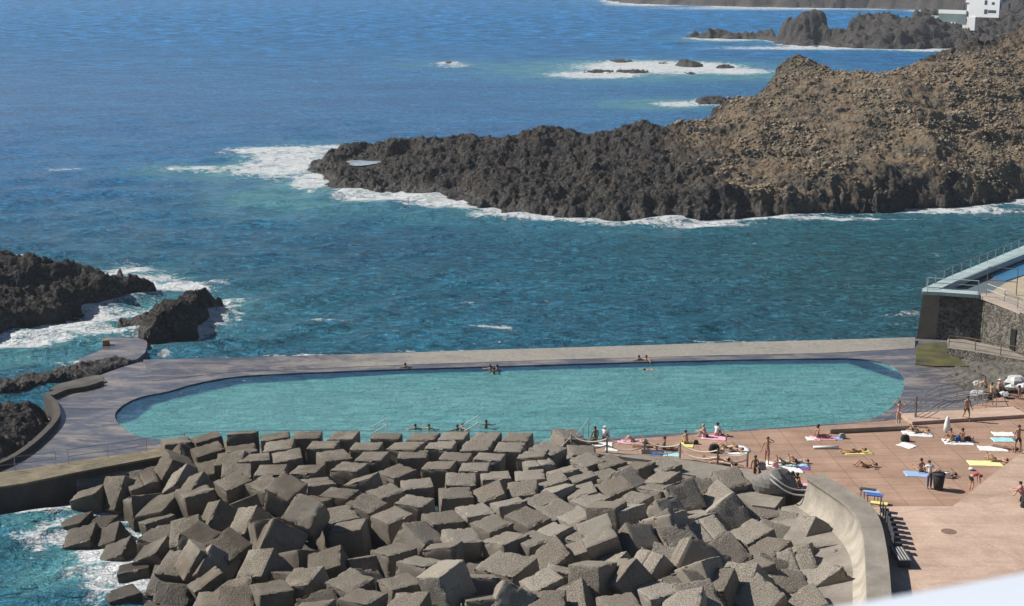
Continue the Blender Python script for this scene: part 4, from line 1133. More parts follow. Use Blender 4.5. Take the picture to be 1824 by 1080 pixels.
def skin_mesh(name, pts, edges, radii, root=0, sub=1):
    me = bpy.data.meshes.new(name); me.from_pydata([tuple(p) for p in pts], edges, []); me.update()
    o = bpy.data.objects.new(name, me); COL.objects.link(o)
    m = o.modifiers.new('s', 'SKIN'); m.use_smooth_shade = True; m.branch_smoothing = .3
    sv = me.skin_vertices[0].data
    for i, r in enumerate(radii): sv[i].radius = (r, r) if not isinstance(r, tuple) else r
    for i in range(len(pts)): sv[i].use_root = (i == root)
    if sub: s = o.modifiers.new('u', 'SUBSURF'); s.levels = sub; s.render_levels = sub
    dg = bpy.context.evaluated_depsgraph_get(); dg.update()
    ev = bpy.data.meshes.new_from_object(o.evaluated_get(dg))
    bpy.data.objects.remove(o); bpy.data.meshes.remove(me); ev.name = name
    return ev
def join_into(me, items):
    """append (verts, faces, matindex) lists to a mesh"""
    bm = bmesh.new(); bm.from_mesh(me)
    for vs, fs, mi in items:
        bv = [bm.verts.new(v) for v in vs]
        for f in fs:
            ff = bm.faces.new([bv[i] for i in f]); ff.material_index = mi; ff.smooth = True
    bm.to_mesh(me); bm.free()
def ball(c, r, sc=(1, 1, 1), n=8):
    vs = []; fs = []
    for i in range(1, n // 2):
        for k in range(n):
            a = pi * i / (n // 2); b = 2 * pi * k / n
            vs.append((c[0] + r * sc[0] * sin(a) * cos(b), c[1] + r * sc[1] * sin(a) * sin(b), c[2] + r * sc[2] * cos(a)))
    t = len(vs); vs += [(c[0], c[1], c[2] + r * sc[2]), (c[0], c[1], c[2] - r * sc[2])]
    m = n // 2 - 1
    for i in range(m - 1):
        for k in range(n): fs.append((i * n + k, (i + 1) * n + k, (i + 1) * n + (k + 1) % n, i * n + (k + 1) % n))
    for k in range(n): fs.append((t, k, (k + 1) % n)); fs.append((t + 1, (m - 1) * n + (k + 1) % n, (m - 1) * n + k))
    return vs, fs
def body_mesh(J, slim=1.0):
    names = ['pelvis', 'waist', 'chest', 'neck', 'throat', 'face', 'crown', 'shl', 'ell', 'wrl', 'shr', 'elr', 'wrr', 'hipl', 'knl', 'anl', 'tol', 'hipr', 'knr', 'anr', 'tor', 'hel', 'her']
    R = dict(pelvis=(.125, .10), waist=(.115, .09), chest=(.145, .105), neck=(.075, .065), throat=(.058, .058), face=(.082, .095), crown=(.075, .085), shl=.058, ell=.042, wrl=.029, shr=.058, elr=.042, wrr=.029, hipl=.088, knl=.058, anl=.038, tol=.03, hipr=.088, knr=.058, anr=.038, tor=.03, hel=.03, her=.03)
    pts = [J[n] for n in names]; ix = {n: i for i, n in enumerate(names)}
    E = [('pelvis', 'waist'), ('waist', 'chest'), ('chest', 'neck'), ('neck', 'throat'), ('throat', 'face'), ('face', 'crown'), ('neck', 'shl'), ('shl', 'ell'), ('ell', 'wrl'), ('neck', 'shr'), ('shr', 'elr'), ('elr', 'wrr'), ('pelvis', 'hipl'), ('hipl', 'knl'), ('knl', 'anl'), ('anl', 'tol'), ('pelvis', 'hipr'), ('hipr', 'knr'), ('knr', 'anr'), ('anr', 'tor'), ('anl', 'hel'), ('anr', 'her')]
    edges = [(ix[a], ix[b]) for a, b in E]; rad = [R[n] if not isinstance(R[n], tuple) else R[n] for n in names]
    rad = [(r[0] * slim, r[1] * slim) if isinstance(r, tuple) else r * slim for r in rad]
    calf = {}
    for n in 'lr':   # calf and thigh swell, palm and fingers
        hp, kn, an = J['hip' + n], J['kn' + n], J['an' + n]
        w, d = J['ha' + n]; side = d.cross(V3(0, 0, 1)); side = side.normalized() if side.length > .05 else V3(1, 0, 0); curl = side.cross(d)
        p0 = len(pts); pts.append(w + d * .075); rad.append(.036); edges.append((ix['wr' + n], p0))
        for k, (off, ln) in enumerate([(-.030, .075), (-.010, .088), (.010, .082), (.029, .064)]):
            b = w + d * .09 + side * off; q = len(pts)
            pts += [b + side * off * .1, b + d * ln * .5 - curl * .008 + side * off * .2, b + d * ln * .95 - curl * (.028 + .004 * k) + side * off * .25]; rad += [.0105, .0095, .0075]
            edges += [(p0, q), (q, q + 1), (q + 1, q + 2)]
        q = len(pts); sgn = 1 if n == 'l' else -1
        pts += [w + d * .04 + side * sgn * .042, w + d * .085 + side * sgn * .062 - curl * .012]; rad += [.012, .009]
        edges += [(p0, q), (q, q + 1)]
    me = skin_mesh('body', pts, edges, rad)
    # face: nose, ears, eyes, mouth
    hd = J['hd']; fd = J['fd']
    if fd is None: fd = V3(0, 1, 0) if abs(hd.y) < .8 else V3(0, 0, 1)
    fd = (fd - hd * fd.dot(hd)).normalized(); sd = hd.cross(fd).normalized(); c = J['face'] + hd * .03
    items = [(*ball(c + fd * .095 - hd * .02, .017, (1, 1, 1.1), 6), 0)]
    for s in (-1, 1):
        items.append((*ball(c + sd * s * .083 - hd * .015, .024, (.6, .8, 1.1), 6), 0)); items.append((*ball(c + fd * .082 + sd * s * .032 + hd * .01, .011, (1, 1, .7), 6), 1))
    items.append((*ball(c + fd * .083 - hd * .06, .017, (1.3, .5, .4), 6), 2))
    join_into(me, items)
    return me, (c, hd, fd, sd)
def hair_mesh(h, long=False, hat=None):
    c, hd, fd, sd = h; vs = []; fs = []; n = 12; rows = 6
    for i in range(rows):
        a = (i / (rows - 1)) * radians(112)
        for k in range(n):
            b = 2 * pi * k / n; front = cos(b)
            aa = a * (1 - .38 * max(front, 0)); r = .108 + .006 * sin(5 * b + i)
            L = 1.0
            q = c + hd * (cos(aa) * r * 1.12 + .01) + fd * (sin(aa) * cos(b) * r * 1.06 - .012) + sd * (sin(aa) * sin(b) * r * .98)
            if long and i >= rows - 2 and front < .2: q = q - hd * (.10 if i == rows - 1 else .03) - fd * .01
            vs.append(q)
    for i in range(rows - 1):
        for k in range(n): fs.append((i * n + k, (i + 1) * n + k, (i + 1) * n + (k + 1) % n, i * n + (k + 1) % n))
    if hat:
        b0 = len(vs)
        for rr, dz in ((.10, .05), (.19, .03), (.19, .022), (.10, .035)):
            for k in range(n): b = 2 * pi * k / n; vs.append(c + hd * dz + fd * (cos(b) * rr) + sd * (sin(b) * rr))
        for i in range(3):
            for k in range(n): fs.append((b0 + i * n + k, b0 + i * n + (k + 1) % n, b0 + (i + 1) * n + (k + 1) % n, b0 + (i + 1) * n + k))
    me = bpy.data.meshes.new('hair'); me.from_pydata([tuple(v) for v in vs], [], fs); me.polygons.foreach_set('use_smooth', [True] * len(me.polygons)); return me
def wear_mesh(J, kind):
    pts = []; rad = []; E = []
    def add(p, r): pts.append(p); rad.append(r); return len(pts) - 1
    if kind in ('shorts', 'trunks', 'jeans'):
        f = {'shorts': .62, 'trunks': .35, 'jeans': 1.0}[kind]
        a = add(J['pelvis'], (.145, .122)); b = add(J['pelvis'].lerp(J['waist'], .45), (.128, .105)); E.append((a, b))
        for n in 'lr':
            h = add(J['hip' + n], .105); k = add(J['hip' + n].lerp(J['kn' + n], f), .095 if f < 1 else .075); E += [(a, h), (h, k)]
            if kind == 'jeans': q = add(J['kn' + n].lerp(J['an' + n], .92), .062); E.append((k, q))
    elif kind == 'bottoms':
        a = add(J['pelvis'], (.138, .115)); 
        for n in 'lr': h = add(J['hip' + n].lerp(J['pelvis'], .2), .102); E.append((a, h))
    elif kind == 'top':
        a = add(J['chest'].lerp(J['waist'], .15), (.155, .118)); b = add(J['chest'].lerp(J['neck'], .25), (.150, .116)); E.append((a, b))
    elif kind == 'shirt':
        a = add(J['waist'] - (J['waist'] - J['pelvis']) * .75, (.148, .125)); b = add(J['waist'], (.138, .112)); c = add(J['chest'], (.165, .125)); d = add(J['neck'] - (J['neck'] - J['chest']) * .12, (.10, .085)); E += [(a, b), (b, c), (c, d)]
        for n in 'lr': s = add(J['sh' + n], .078); e = add(J['sh' + n].lerp(J['el' + n], .6), .068); E += [(d, s), (s, e)]
    return skin_mesh('wear_' + kind, pts, E, rad)

DN = (0, -90); UP = (0, 90)
POSE = {
 'stand': dict(J=dict(tor=90, la=((-8, -78), (10, -70)), ra=((8, -78), (-10, -70)), ll=((-10, -88), DN, (-12, 0)), rl=((10, -88), DN, (12, 0)))),
 'armsup': dict(J=dict(tor=90, la=((-70, 35), (50, 60)), ra=((70, 35), (-50, 60)), ll=((-10, -88), DN, (-12, 0)), rl=((10, -88), DN, (12, 0)))),
 'salute': dict(J=dict(tor=90, la=((-80, 25), (60, 30)), ra=((60, -65), (20, -60)), ll=((-20, -85), DN, (-12, 0)), rl=((20, -86), DN, (12, 0)))),
 'walk': dict(J=dict(tor=88, la=((0, -70), (0, -50)), ra=((180, -75), (180, -85)), ll=((0, -66), (180, -80), (0, -5)), rl=((180, -74), (180, -58), (0, -40)))),
 'armout': dict(J=dict(tor=90, la=((-80, -10), (-75, -14)), ra=((60, -70), (20, -60)), ll=((-60, -78), (-30, -88), (-10, 0)), rl=((60, -80), (30, -88), (10, 0)))),
 'hips': dict(J=dict(tor=80, torc=72, head=(0, 50), la=((-40, -40), (30, -35)), ra=((40, -40), (-30, -35)), ll=((-10, -88), DN, (-12, 0)), rl=((10, -88), DN, (12, 0)))),
 'sit': dict(J=dict(tor=98, torc=85, la=((-160, -68), (-170, -70)), ra=((160, -68), (170, -70)), ll=((-8, 6), (0, -8), (0, 70)), rl=((8, 6), (0, -8), (0, 70)), z0=.11)),
 'hug': dict(J=dict(tor=80, torc=65, head=(0, 75), la=((-5, -35), (12, -12)), ra=((5, -35), (-12, -12)), ll=((-12, 48), (0, -62), (0, 0)), rl=((12, 48), (0, -62), (0, 0)), z0=.12)),
 'edge': dict(J=dict(tor=92, torc=80, head=(0, 70), la=((-40, -70), (0, -60)), ra=((40, -70), (0, -60)), ll=((-8, 0), DN, (0, -20)), rl=((8, 0), DN, (0, -20)), z0=.10)),
 'lie': dict(J=dict(tor=(180, 4), head=(180, 8), la=((-150, -2), (-30, -4)), ra=((150, -2), (30, -4)), ll=((-6, -1), (-3, -2), (0, 60)), rl=((6, -1), (3, -2), (0, 60)), z0=.12, face=(0, 90))),
 'knees': dict(J=dict(tor=(180, 4), head=(180, 10), la=((-150, -2), (-30, -4)), ra=((150, -2), (30, 40)), ll=((-8, 52), (-5, -58), (0, 0)), rl=((8, 46), (5, -52), (0, 0)), z0=.12, face=(0, 90))),
 'legsup': dict(J=dict(tor=(180, 4), head=(180, 8), la=((-150, -2), (-30, -4)), ra=((150, -2), (30, -4)), ll=((-14, 8), (-10, 84), (0, 40)), rl=((14, 50), (12, -48), (0, 0)), z0=.12, face=(0, 90))),
 'prone': dict(J=dict(tor=(180, 3), head=(180, 6), la=((-120, -5), (160, 2)), ra=((120, -5), (-160, 2)), ll=((-6, -1), (-3, -3), (0, -40)), rl=((6, -1), (3, -3), (0, -40)), z0=.11, face=(0, -90))),
 'prop': dict(J=dict(tor=(180, 28), torc=130, head=(180, 60), la=((-175, -75), (-10, -10)), ra=((175, -75), (10, -10)), ll=((-6, -1), (-3, -2), (0, 60)), rl=((8, 40), (5, -50), (0, 0)), z0=.12)),
 'bend': dict(J=dict(tor=25, torc=-5, head=(0, -35), la=((0, -80), (5, -82)), ra=((0, -82), (-5, -82)), ll=((-12, -70), (-175, -78), (0, 0)), rl=((12, -70), (175, -78), (0, 0)))),
 'squat': dict(J=dict(tor=60, torc=40, head=(0, 40), la=((-10, -40), (15, -20)), ra=((10, -40), (-15, -20)), ll=((-20, 20), (180, -75), (0, 0)), rl=((20, 20), (180, -75), (0, 0)), z0=.36)),
 'swim': dict(J=dict(tor=88, la=((-80, -12), (-40, -5)), ra=((80, -12), (40, -5)), ll=((-8, -80), (180, -70), (0, -60)), rl=((8, -70), (180, -60), (0, -60)))),
 'float': dict(J=dict(tor=(0, -2), torc=4, head=(0, 20), la=((-40, 0), (-10, 0)), ra=((40, 0), (10, 0)), ll=((-172, -6), (180, -2), (180, -20)), rl=((172, -8), (180, -4), (180, -20)))),
}
_jc = {}; _bc = {}; _wc = {}; _hc = {}
def get_pose(p):
    if p not in _jc:
        J = skeleton(**POSE[p]['J'])
        if p in ('stand', 'armsup', 'salute', 'walk', 'armout', 'hips', 'bend'):
            low_ = min(J['anl'].z, J['anr'].z, J['tol'].z, J['tor'].z, J['hel'].z, J['her'].z) - .03
            for k, v in list(J.items()):
                if isinstance(v, tuple): J[k] = (v[0] - V3(0, 0, low_), v[1])
                elif v is not None and k not in ('hd', 'fd'): J[k] = v - V3(0, 0, low_)
        _jc[p] = J
    return _jc[p]
def person(pose, loc_, rz, skin, hair, wear, label, h=1.72, long=False, slim=1.0, hat=None, group=None):
    """rz in degrees: direction faced, 0 = away from the camera (+Y), 90 = left"""
    J = get_pose(pose)
    key = (pose, slim)
    if key not in _bc:
        me, hh = body_mesh(J, slim); _bc[key] = (me, hh)
    me0, hh = _bc[key]; me = me0.copy(); me.materials.clear()
    for m in (SKIN[skin], EYE, plain('lips', (.30, .10, .08), .5)): me.materials.append(m)
    body = bpy.data.objects.new('person', me); COL.objects.link(body)
    k = h / 1.72
    body.location = loc_; body.rotation_euler = (0, 0, radians(rz)); body.scale = (k, k, k)
    tag(body, label, 'person', group)
    hk = (pose, long, bool(hat))
    if hk not in _hc: _hc[hk] = hair_mesh(hh, long, hat)
    hm = _hc[hk].copy(); hm.materials.append(CL[hat] if hat else HAIR[hair])
    ho = bpy.data.objects.new('hat' if hat else 'hair', hm); COL.objects.link(ho); ho.parent = body
    for kind, colr in wear:
        wk = (pose, kind)
        if wk not in _wc: _wc[wk] = wear_mesh(J, kind)
        wm = _wc[wk].copy(); wm.materials.clear(); wm.materials.append(CL[colr])
        nm = {'shorts': 'shorts', 'trunks': 'swim_trunks', 'jeans': 'trousers', 'bottoms': 'bikini_bottom', 'top': 'bikini_top', 'shirt': 'shirt'}[kind]
        wo = bpy.data.objects.new(nm, wm); COL.objects.link(wo); wo.parent = body
    return body
def at(px, py, z=ZR): return P(px, py, z)
bik = lambda c: [('bottoms', c), ('top', c)]
tr = lambda c: [('trunks', c)]
# bathers in the pool
for px, py, lab, sk, hr in [(722, 664, 'lone swimmer with dark hair near the far side of the pool', 'tan', 'dark'), (873, 667, 'left swimmer of the three bathing together off the far wall', 'tan', 'dark'), (886, 667, 'right swimmer of the three bathing together off the far wall', 'brown', 'dark'), (880, 672, 'front swimmer of the three bathing together off the far wall', 'brown', 'dark'),
                    (1138, 650, 'left swimmer at the far wall of the pool near its right half', 'tan', 'dark'), (1151, 650, 'right swimmer at the far wall of the pool near its right half', 'tan', 'dark')]:
    person('swim', at(px, py, ZP - .98 + 0.70), px * 7 % 360, sk, hr, tr('dark'), lab, group='swimmers in the sea pool')
person('float', at(1163, 659, ZP - .02), 100, 'fair', 'dark', tr('dark'), 'pale swimmer floating flat beside two others at the far wall')
person('swim', at(866, 768, ZP - .3 + .12), 0, 'brown', 'dark', tr('dark'), 'bather standing waist deep seen from behind by the white pool handrail')
person('swim', at(740, 775, ZP - .4), 10, 'tan', 'dark', tr('dark'), 'left bather of the two in the water behind the top block row')
person('swim', at(764, 775, ZP - .35), -15, 'tan', 'brown', tr('dark'), 'right bather of the two in the water behind the top block row')
person('swim', at(815, 776, ZP - .4), 30, 'brown', 'dark', tr('dark'), 'left bather of the close pair at the pool handrail')
person('swim', at(824, 774, ZP - .38), -60, 'tan', 'dark', tr('dark'), 'right bather of the close pair at the pool handrail')

def towel(px, py, w, l, rz, colr, label, z=ZR, stripes=None, rnd=False):
    c = at(px, py, z); n = 9; vs = []; fs = []; rs = random.Random(int(px * 7 + py)); nx, ny = 8, 14
    for i in range(ny + 1):
        for j in range(nx + 1):
            u, v = j / nx - .5, i / ny - .5
            if rnd: a = math.atan2(v, u); m = max(abs(u), abs(v)) * 2; r_ = m * .5; u, v = r_ * cos(a), r_ * sin(a)
            vs.append((u * w + .03 * sin(v * 7 + px), v * l + .03 * sin(u * 6), .014 + .012 * sin(u * 9 + px) * cos(v * 11) + (.02 if rs.random() < .12 else 0)))
    for i in range(ny):
        for j in range(nx): a = i * (nx + 1) + j; fs.append((a, a + 1, a + nx + 2, a + nx + 1))
    b = len(vs); vs += [(x, y, 0.001) for x, y, _ in vs]; fs += [tuple(b + i for i in f[::-1]) for f in fs]
    rim = [j for j in range(nx + 1)] + [i * (nx + 1) + nx for i in range(1, ny + 1)] + [ny * (nx + 1) + j for j in range(nx - 1, -1, -1)] + [i * (nx + 1) for i in range(ny - 1, 0, -1)]
    for k in range(len(rim)): a, q = rim[k], rim[(k + 1) % len(rim)]; fs.append((a, a + b, q + b, q))
    o = link_mesh('towel', vs, fs, CL[colr], None, True); o.location = c + Vector((0, 0, .006)); o.rotation_euler = (0, 0, radians(rz)); tag(o, label, 'towel'); return o
def bag(px, py, s, colr, label, z=ZR, rz=0, name='bag'):
    root = empty(name, at(px, py, z), label, 'bag', rz=radians(rz))
    bm = bmesh.new(); bmesh.ops.create_cube(bm, size=1)
    bmesh.ops.subdivide_edges(bm, edges=bm.edges[:], cuts=4, use_grid_fill=True)
    for v in bm.verts:
        q = v.co.normalized() * .62; v.co = v.co.lerp(q, .55); v.co.z = (v.co.z + .5); v.co.x *= s * 1.2 * (1 - .25 * v.co.z); v.co.y *= s * .7 * (1 - .3 * v.co.z); v.co.z *= s * .9
        v.co += Vector((.03 * sin(v.co.z * 20), .03 * sin(v.co.x * 18), 0)) * s
    for f in bm.faces: f.smooth = True
    me = bpy.data.meshes.new('sack'); bm.to_mesh(me); bm.free(); me.materials.append(CL[colr]); o = bpy.data.objects.new('sack', me); COL.objects.link(o); o.parent = root
    mb = MB(); mb.tube([(-.28 * s, 0, .72 * s), (-.2 * s, 0, 1.05 * s), (.2 * s, 0, 1.05 * s), (.28 * s, 0, .72 * s)], .018, 5); mb.build('strap', CL['dark'], root)
    return root

# --- along the pool edge
person('edge', at(1061, 783), 20, 'brown', 'dark', tr('olive'), 'dark skinned person sitting at the corner of the terrace by the ladder')
person('hug', at(1076, 783), -25, 'tan', 'dark', [('shirt', 'white'), ('shorts', 'grey')], 'person in white shirt and white cap sitting at the terrace corner', hat='white')
bag(1058, 791, .45, 'olive', 'olive bag beside the seated pair at the terrace corner'); towel(1073, 792, .9, 1.4, 80, 'white', 'white towel under the seated pair at the terrace corner')
towel(1125, 789, .9, 1.9, 78, 'lpink', 'light pink towel nearest the pool behind the rope fence')
person('knees', at(1128, 788), 82, 'fair', 'brown', bik('dark'), 'pale sunbather on a pink towel with both knees raised', long=True)
person('prone', at(1152, 797), 80, 'tan', 'dark', tr('dark'), 'tanned sunbather lying face down behind the middle rope')
towel(1090, 801, .6, .9, 70, 'white', 'small crumpled white towel near the second fence post')
person('sit', at(1184, 801), -100, 'brown', 'dark', bik('dark'), 'deeply tanned woman sitting behind the fence with a blue towel in front')
towel(1163, 806, .9, 1.5, 82, 'black', 'black towel on the terrace behind the middle rope')
towel(1174, 808, .8, 1.1, 85, 'blue', 'dark blue towel on the apron under the ropes'); towel(1196, 810, .8, 1.1, 80, 'aqua', 'aqua towel on the apron beside the dark blue one')
bag(1150, 791, .3, 'dark', 'small dark bag near the third fence post')
person('hug', at(1222, 791), 8, 'gold', 'dark', tr('dark'), 'bather sitting with the back to us on a yellow towel'); towel(1224, 793, .9, .9, 75, 'yellow', 'small yellow towel under the lone seated bather'); bag(1240, 791, .28, 'dark', 'small dark bag right of the lone seated bather')
person('hug', at(1257, 779), 60, 'fair', 'fair', bik('dark'), 'fair haired bather sitting at the pool edge'); person('hug', at(1276, 777), -30, 'tan', 'dark', [('shirt', 'white'), ('shorts', 'pink')], 'person in white top and black hat sitting at the pool edge', hat='black')
towel(1272, 780, 1.0, 1.7, 75, 'lpink', 'pink towel under the pair at the pool edge')
# --- middle group
bag(1272, 806, .62, 'black', 'large black bag on the terrace left of the round towel')
towel(1312, 802, 1.9, 1.9, 0, 'white', 'round white towel with two sunbathers', rnd=True)
person('knees', at(1293, 801), 95, 'gold', 'brown', bik('dark'), 'left sunbather of the pair near the round white towel'); person('lie', at(1303, 805), 95, 'fair', 'dark', bik('black'), 'right sunbather of the pair near the round white towel')
person('lie', at(1278, 820), 70, 'fair', 'dark', bik('dark'), 'pale sunbather lying by the fifth fence post'); person('prone', at(1292, 828), 60, 'fair', 'dark', tr('dark'), 'pale sunbather lying by the end of the rope fence')
person('salute', at(1366, 827), 150, 'tan', 'dark', [('shorts', 'pink')], 'man in pink shorts standing and shading his eyes', h=1.78)
person('sit', at(1345, 836), 175, 'brown', 'dark', tr('dark'), 'dark skinned man sitting beside the man in pink shorts')
bag(1356, 836, .5, 'grey', 'grey bag at the feet of the man in pink shorts')
towel(1392, 828, 1.1, 2.0, 80, 'white', 'wide white towel behind the boulder, farthest of three'); towel(1414, 826, 1.1, 1.8, 82, 'aqua', 'aqua towel right of the man in pink shorts'); towel(1404, 838, .9, 1.9, 84, 'white', 'white towel in front of the aqua towel'); towel(1430, 834, .7, .9, 70, 'purple', 'small purple towel beside the white and aqua ones')
person('legsup', at(1396, 827), 94, 'gold', 'dark', bik('dark'), 'sunbather with one shin straight up on the wide white towel'); person('legsup', at(1418, 825), 88, 'fair', 'brown', bik('black'), 'sunbather with one shin straight up on the aqua towel')
bag(1381, 832, .35, 'pink', 'pink bag behind the dark boulder')
person('squat', at(1404, 862), 200, 'tan', 'dark', [('shirt', 'black'), ('shorts', 'dark')], 'person in black crouching beside the dark boulder'); bag(1411, 872, .55, 'black', 'black rucksack next to the crouching person')
person('hug', at(1424, 866), 120, 'tan', 'dark', bik('orange'), 'bather sitting curled up by the bright pink towel'); towel(1440, 866, .8, 1.2, 80, 'lpink', 'bright pink towel by the end of the curved wall')
# --- right side
person('sit', at(1457, 779), -80, 'tan', 'dark', bik('dark'), 'woman with long black hair sitting up on a towel near the low step', long=True); towel(1466, 781, .9, 1.7, 85, 'pink', 'dull pink towel under the long haired woman'); towel(1448, 782, .8, .9, 85, 'white', 'small white towel at the back of the long haired woman')
bag(1500, 781, .4, 'grey', 'grey bag with a towel near the low step'); towel(1488, 781, .6, 1.0, 85, 'lblue', 'pale blue towel beside the grey bag')
mb = MB(); a = at(1449, 797, ZR + .1); b = at(1494, 797, ZR + .1); mb.tube([a, a.lerp(b, .5), b], .1, 10); o = mb.build('rolled_mat', CL['white'], None, True); tag(o, 'rolled white mat lying alone on the terrace', 'mat')
person('prone', at(1522, 806), 95, 'gold', 'brown', bik('dark'), 'slim golden sunbather lying flat on the orange yellow towel'); towel(1528, 806, .9, 1.9, 92, 'yellow', 'orange yellow towel under the slim sunbather')
person('knees', at(1540, 832), 90, 'tan', 'brown', bik('orange'), 'tanned sunbather with raised knees lying alone on bare paving')
person('armsup', at(1600, 757), 170, 'fair', 'dark', bik('pink'), 'woman standing at the pool corner with both hands at her head', h=1.68, long=True)
person('walk', at(1721, 750), 200, 'tan', 'dark', [('shorts', 'olive')], 'man in patterned dark shorts walking along the terrace', h=1.8)
person('legsup', at(1634, 771), 85, 'gold', 'dark', bik('dark'), 'sunbather lying behind the low step on a big white towel'); towel(1634, 773, 1.3, 2.0, 84, 'white', 'big white towel at the right end of the low step')
bag(1612, 786, .5, 'black', 'black bag standing on the towel in the middle of the terrace'); towel(1616, 794, 1.0, 1.1, 40, 'white', 'white towel thrown in front of the black bag')
# closed parasol
pr = empty('parasol', at(1686, 776), 'closed white parasol standing beside a group of bags', 'parasol')
mb = MB(); mb.tube([(0, 0, 0), (0, 0, 1.55)], .02, 6); mb.build('pole', plain('white metal', (.7, .7, .7), .4), pr)
mb = MB(); mb.tube([(0, 0, .22), (.02, 0, .35), (0, .01, .8), (0, 0, 1.2), (0, 0, 1.42)], [.10, .26, .21, .13, .03], 9); mb.build('canopy', CL['white'], pr, True)
person('hug', at(1696, 785), 120, 'tan', 'brown', bik('orange'), 'bather in orange sitting in front of the closed parasol'); person('sit', at(1714, 786), -60, 'brown', 'dark', bik('dark'), 'tanned bather sitting right of the closed parasol')
towel(1707, 788, 1.2, 2.0, 84, 'white', 'white towel under the group by the closed parasol'); bag(1707, 785, .35, 'blue', 'dark blue bag between the two bathers by the parasol'); bag(1724, 786, .35, 'black', 'black bag at the right of the parasol group')
towel(1788, 774, .9, 1.5, 86, 'white', 'white towel at the right, the farthest from us'); towel(1787, 784, .9, 1.5, 86, 'aqua', 'pale aqua towel at the right between two white ones'); towel(1769, 800, 1.0, 1.9, 82, 'white', 'white towel at the right edge with a bather beside it')
person('prone', at(1792, 800), 50, 'brown', 'dark', tr('dark'), 'tanned bather lying at the end of the right white towel')
towel(1755, 826, 1.0, 2.2, 84, 'lyellow', 'long pale yellow towel beside the raised terrace edge'); person('legsup', at(1772, 822), 75, 'fair', 'dark', bik('dark'), 'pale bather lying on the long pale yellow towel')
mb = MB(); mb.add(*ball((0, 0, .10), .16, (1.2, 1, .6), 10)); o = mb.build('ball', CL['white'], None, True); o.location = at(1730, 838); tag(o, 'small white ball lying on the terrace', 'ball')
person('armout', at(1812, 806, ZT), 175, 'tan', 'dark', [('shorts', 'dark')], 'man in dark shorts standing on the raised edge with one arm out', h=1.8)
towel(1634, 845, 1.0, 1.6, 84, 'lblue', 'light blue towel behind the man in the white shirt'); person('sit', at(1640, 841), 10, 'tan', 'dark', tr('dark'), 'bather sitting with the back to us on the light blue towel')
person('hips', at(1655, 871), 5, 'tan', 'dark', [('shirt', 'white'), ('jeans', 'jeans')], 'man in white shirt and blue jeans standing at the black bin', h=1.76)
person('knees', at(1680, 848), 80, 'tan', 'dark', bik('dark'), 'sunbather with raised knees right of the man in jeans')
bag(1687, 851, .4, 'white', 'white bag at the head of the sunbather beside the black bin')
def bin_(px, py, colr, label):
    r = empty('litter_bin', at(px, py), label, 'litter bin'); mb = MB(); mb.tube([(0, 0, 0), (0, 0, .5), (0, 0, 1.0)], [.27, .33, .38], 12); mb.build('tub', CL[colr], r, True)
    mb = MB(); mb.tube([(0, 0, 1.0), (0, 0, 1.05)], [.41, .41], 12); mb.build('rim', CL['dark'], r, True)
bin_(1671, 872, 'black', 'black litter bin right of the man in jeans')
person('bend', at(1728, 874), -75, 'fair', 'dark', [('shirt', 'red'), ('shorts', 'dark')], 'person in a faded red shirt bending down to the paving', h=1.75)
mb = MB(); mb.box((0, 0, .02), (.8, .25, .04)); o = mb.build('sandal_mat', CL['dark']); o.location = at(1752, 872); tag(o, 'small dark mat beside the bending person', 'mat')
person('hug', at(1822, 885, ZT + .3), 60, 'fair', 'dark', [('shirt', 'pink')], 'person in pink sitting on the stone bed at the right edge')
# people and white boulders on the rocks
person('hug', at(1757, 692, 2.3), 60, 'gold', 'dark', tr('dark'), 'yellowish tanned bather sitting highest on the rocks', hat=None); person('sit', at(1765, 703, 2.1), 110, 'gold', 'brown', bik('dark'), 'bather sitting just in front of the highest one on the rocks'); person('hug', at(1778, 697, 2.2), -40, 'tan', 'dark', bik('dark'), 'bather in a white hat on the rocks', hat='white')
person('sit', at(1814, 708, 2.1), 60, 'brown', 'dark', tr('dark'), 'dark skinned bather at the right end of the rocks')
LIME = mat_conc('whitewashed rock', (.36, .36, .35), (.72, .72, .70))
for i, (x, y, s, lab) in enumerate([(1808, 678, 1.5, 'largest whitewashed boulder on the rocks at the right'), (1823, 690, 1.1, 'whitewashed boulder at the very right edge of the rocks'), (1801, 690, .8, 'whitewashed boulder in front of the largest one'), (1744, 702, 1.1, 'whitewashed boulder beside the metal steps'), (1742, 684, .8, 'small whitewashed boulder uphill of the metal steps'), (1790, 702, .7, 'low whitewashed boulder between two seated bathers')]):
    vs, fs = ball((0, 0, 0), s * .45, (1.35, 1, .62), 10); rs = np.random.RandomState(i); vs = [tuple(np.array(v) * (1 + rs.uniform(-.32, .22))) for v in vs]
    o = link_mesh('boulder', vs, fs, LIME); o.location = at(x, y, 2.2 + .15 * s); tag(o, lab, 'boulder', 'whitewashed boulders on the rocks')
# big dark boulder at the end of the rope fence
vs, fs = ball((0, 0, 0), 1.0, (1.35, 1.0, .95), 20); vs = [tuple(np.array(v) * (1 + .14 * float(fbm(np.array([v[0] * 1.7 + v[2]]), np.array([v[1] * 1.7 - v[2]]), 5, 3)[0]) * 2)) for v in vs]
o = link_mesh('boulder', vs, fs, mat_conc('grey boulder', (.12, .115, .105), (.26, .245, .22))); o.location = at(1377, 862, 2.5); tag(o, 'big dark grey boulder between the rope fence and the curved wall', 'boulder')

